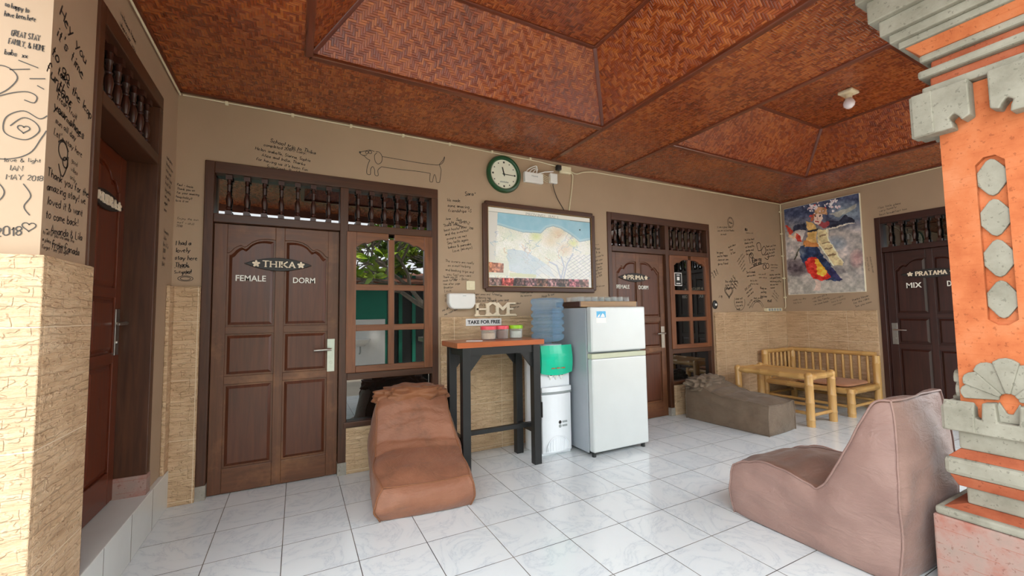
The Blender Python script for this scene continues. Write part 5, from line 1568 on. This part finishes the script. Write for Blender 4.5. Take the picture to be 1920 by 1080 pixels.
# carved collar with horned corners, and a fanned leaf above it on each side
half = [(-.212, .735), (-.212, .84), (-.19, .875), (-.16, .852), (-.125, .86), (-.098, .805), (-.08, .80), (-.075, .878), (-.035, .885), (-.03, .80)]
col_ = half + [(-u, v) for u, v in half][::-1]
four([col_], 'carved_collar', 'grey', .10, .204)
for k in range(4):
    c, s_ = math.cos(k * math.pi / 2), math.sin(k * math.pi / 2)
    f = lambda u, v, d: Vector((-d * c + u * s_, -d * s_ - u * c, v))
    m_ = MB()
    for q in range(7):
        a = 90 + (q - 3) * 27
        def pt(r, da): return (r * math.cos(R(a + da)) * .98, .90 + r * math.sin(R(a + da)))
        ro = .182 - .010 * abs(q - 3)
        m_.prism([pt(.03, -15), pt(ro * .93, -14), pt(ro, -6), pt(ro * 1.02, 0), pt(ro, 6), pt(ro * .93, 14), pt(.03, 15)], f, .155, .172 + .007 * (q % 2))
    m_.prism([(-.062, .80), (.062, .80), (.03, .89), (.008, .84), (-.008, .84), (-.03, .89)], f, .155, .170)
    m_.build('fan_leaf', M['grey'], t, bevel=.004)
# capital: horned corner stones then stepped courses
L_ = [(-.236, 2.155), (-.236, 2.365), (-.03, 2.365), (-.03, 2.195), (-.058, 2.18), (-.066, 2.20), (-.082, 2.222), (-.10, 2.205), (-.092, 2.185), (-.088, 2.155)]
Rr = [(-u, v) for u, v in L_][::-1]
four([L_], 'corner_stone', 'grey', .15, .228); four([Rr], 'corner_stone', 'grey', .15, .228)
course('stone_band', .195, 2.365, 2.405, 'grey'); course('brick_band', .17, 2.405, 2.452, 'orange_d'); course('stone_slab', .205, 2.452, 2.492, 'grey', .012)
course('brick_band', .165, 2.492, 2.535, 'orange_d'); course('stone_slab', .197, 2.535, 2.572, 'grey', .012); course('brick_band', .19, 2.572, 2.625, 'orange', .004, .235)
for k, (hw_, z0, z1) in enumerate(((.252, 2.625, 2.66), (.278, 2.66, 2.705), (.305, 2.705, 2.785), (.338, 2.785, 2.90), (.372, 2.90, 2.995))): course('cornice_step', hw_, z0, z1, 'grey', .006)

# ------------------------------------------------------------------ courtyard in front of the terrace (seen mirrored in the panes)
mb = MB(); mb.box(-14, 22, -16, FRONT, -.25, -.14); struct(mb.build('ground', M['pave']))
cw_ = MB()
cw_.box(-6, 3.05, -8.4, -8.2, -.2, 2.35); yard = struct(cw_.build('wall_courtyard', M['teal']))
cw_ = MB(); cw_.box(1.2, 3.0, -8.2, -8.18, -.14, 1.2); cw_.build('tiled_splash', M['ceramic'], yard)
cw_ = MB(); cw_.box(3.05, 9.5, -8.9, -8.8, -.2, 2.35); dk = struct(cw_.build('wall_shade', M['dark_room']))
for x in (3.5, 3.9, 4.35): m_ = MB(); m_.box(x, x + .1, -8.8, -8.74, -.14, 2.5); m_.build('curtain_fold', M['teal'], dk)
cw_ = MB(); cw_.prism([(-7.7, 2.22), (-10.5, 2.75), (-10.5, 2.4), (-8.3, 2.35), (-7.7, 2.16)], lambda u, v, d: Vector((d, u, v)), -7, 11, (1, 0, 0)); struct(cw_.build('roof_courtyard', M['rooft']))
t = thing('wash_basin', 'white wash basin on the courtyard wall facing the terrace', 'basin', (2.32, -8.0, .62))
m_ = MB(); m_.lathe([(0, -.14), (.10, -.13), (.2, -.04), (.25, .05), (.24, .06), (.2, .0), (.1, -.08), (0, -.09)], n=24, sx=1.1, sy=.8); m_.build('bowl', M['ceramic'], t, smooth=60)
m_ = MB(); m_.tube([(0, .02, -.12), (0, .02, -.3), (.0, -.12, -.34)], .022, 8); m_.build('trap', M['grey_pl'], t, smooth=60)
t = thing('frangipani_tree', 'bare branched tree with bright leaves in the courtyard', 'tree', (4.35, -6.4, -.14))
rt_ = random.Random(3)
m_ = MB(); lf = MB()
def leaf(mb_, p, d, L):
    d = d.normalized(); s_ = d.cross(Vector((rt_.uniform(-1, 1), rt_.uniform(-1, 1), rt_.uniform(-1, 1))))
    if s_.length < .1: return
    s_.normalize(); n_ = s_.cross(d)
    pts = [(0, 0), (.25, .16), (.6, .2), (1, 0), (.6, -.2), (.25, -.16)]
    mb_.face([p + d * (a * L) + s_ * (b * L) - n_ * (.12 * L * a * a) for a, b in pts])
def grow(p, d, L, r, n):
    q = p + d * L
    if q.y > 1.1 or q.z > 4.6: return
    mid = p + d * L * .5 + Vector((rt_.uniform(-1, 1), rt_.uniform(-1, 1), rt_.uniform(-.3, .6))) * L * .12
    m_.tube([p, mid, q], [r, r * .85, r * .72], 6)
    if n == 0:
        if q.x > -1.9 or rt_.random() < .12:
            for k in range(13):
                a = rt_.uniform(0, 6.28); leaf(lf, q, d * .7 + Vector((math.cos(a), math.sin(a), rt_.uniform(-.2, .5))), rt_.uniform(.2, .34))
        return
    for k in range(3 if n > 2 else 2 + (rt_.random() < .5)):
        a = rt_.uniform(0, 6.28)
        e = (d * .75 + Vector((math.cos(a), math.sin(a), rt_.uniform(-.35, .45))) * .75).normalized()
        grow(q, e, L * rt_.uniform(.66, .84), r * .68, n - 1)
grow(Vector((0, 0, 0)), Vector((-.25, 0, 1)).normalized(), 1.5, .11, 6)
m_.build('branches', M['bark'], t, smooth=60)
lf.build('foliage', M['leafg'], t, recalc=False)['kind'] = 'stuff'
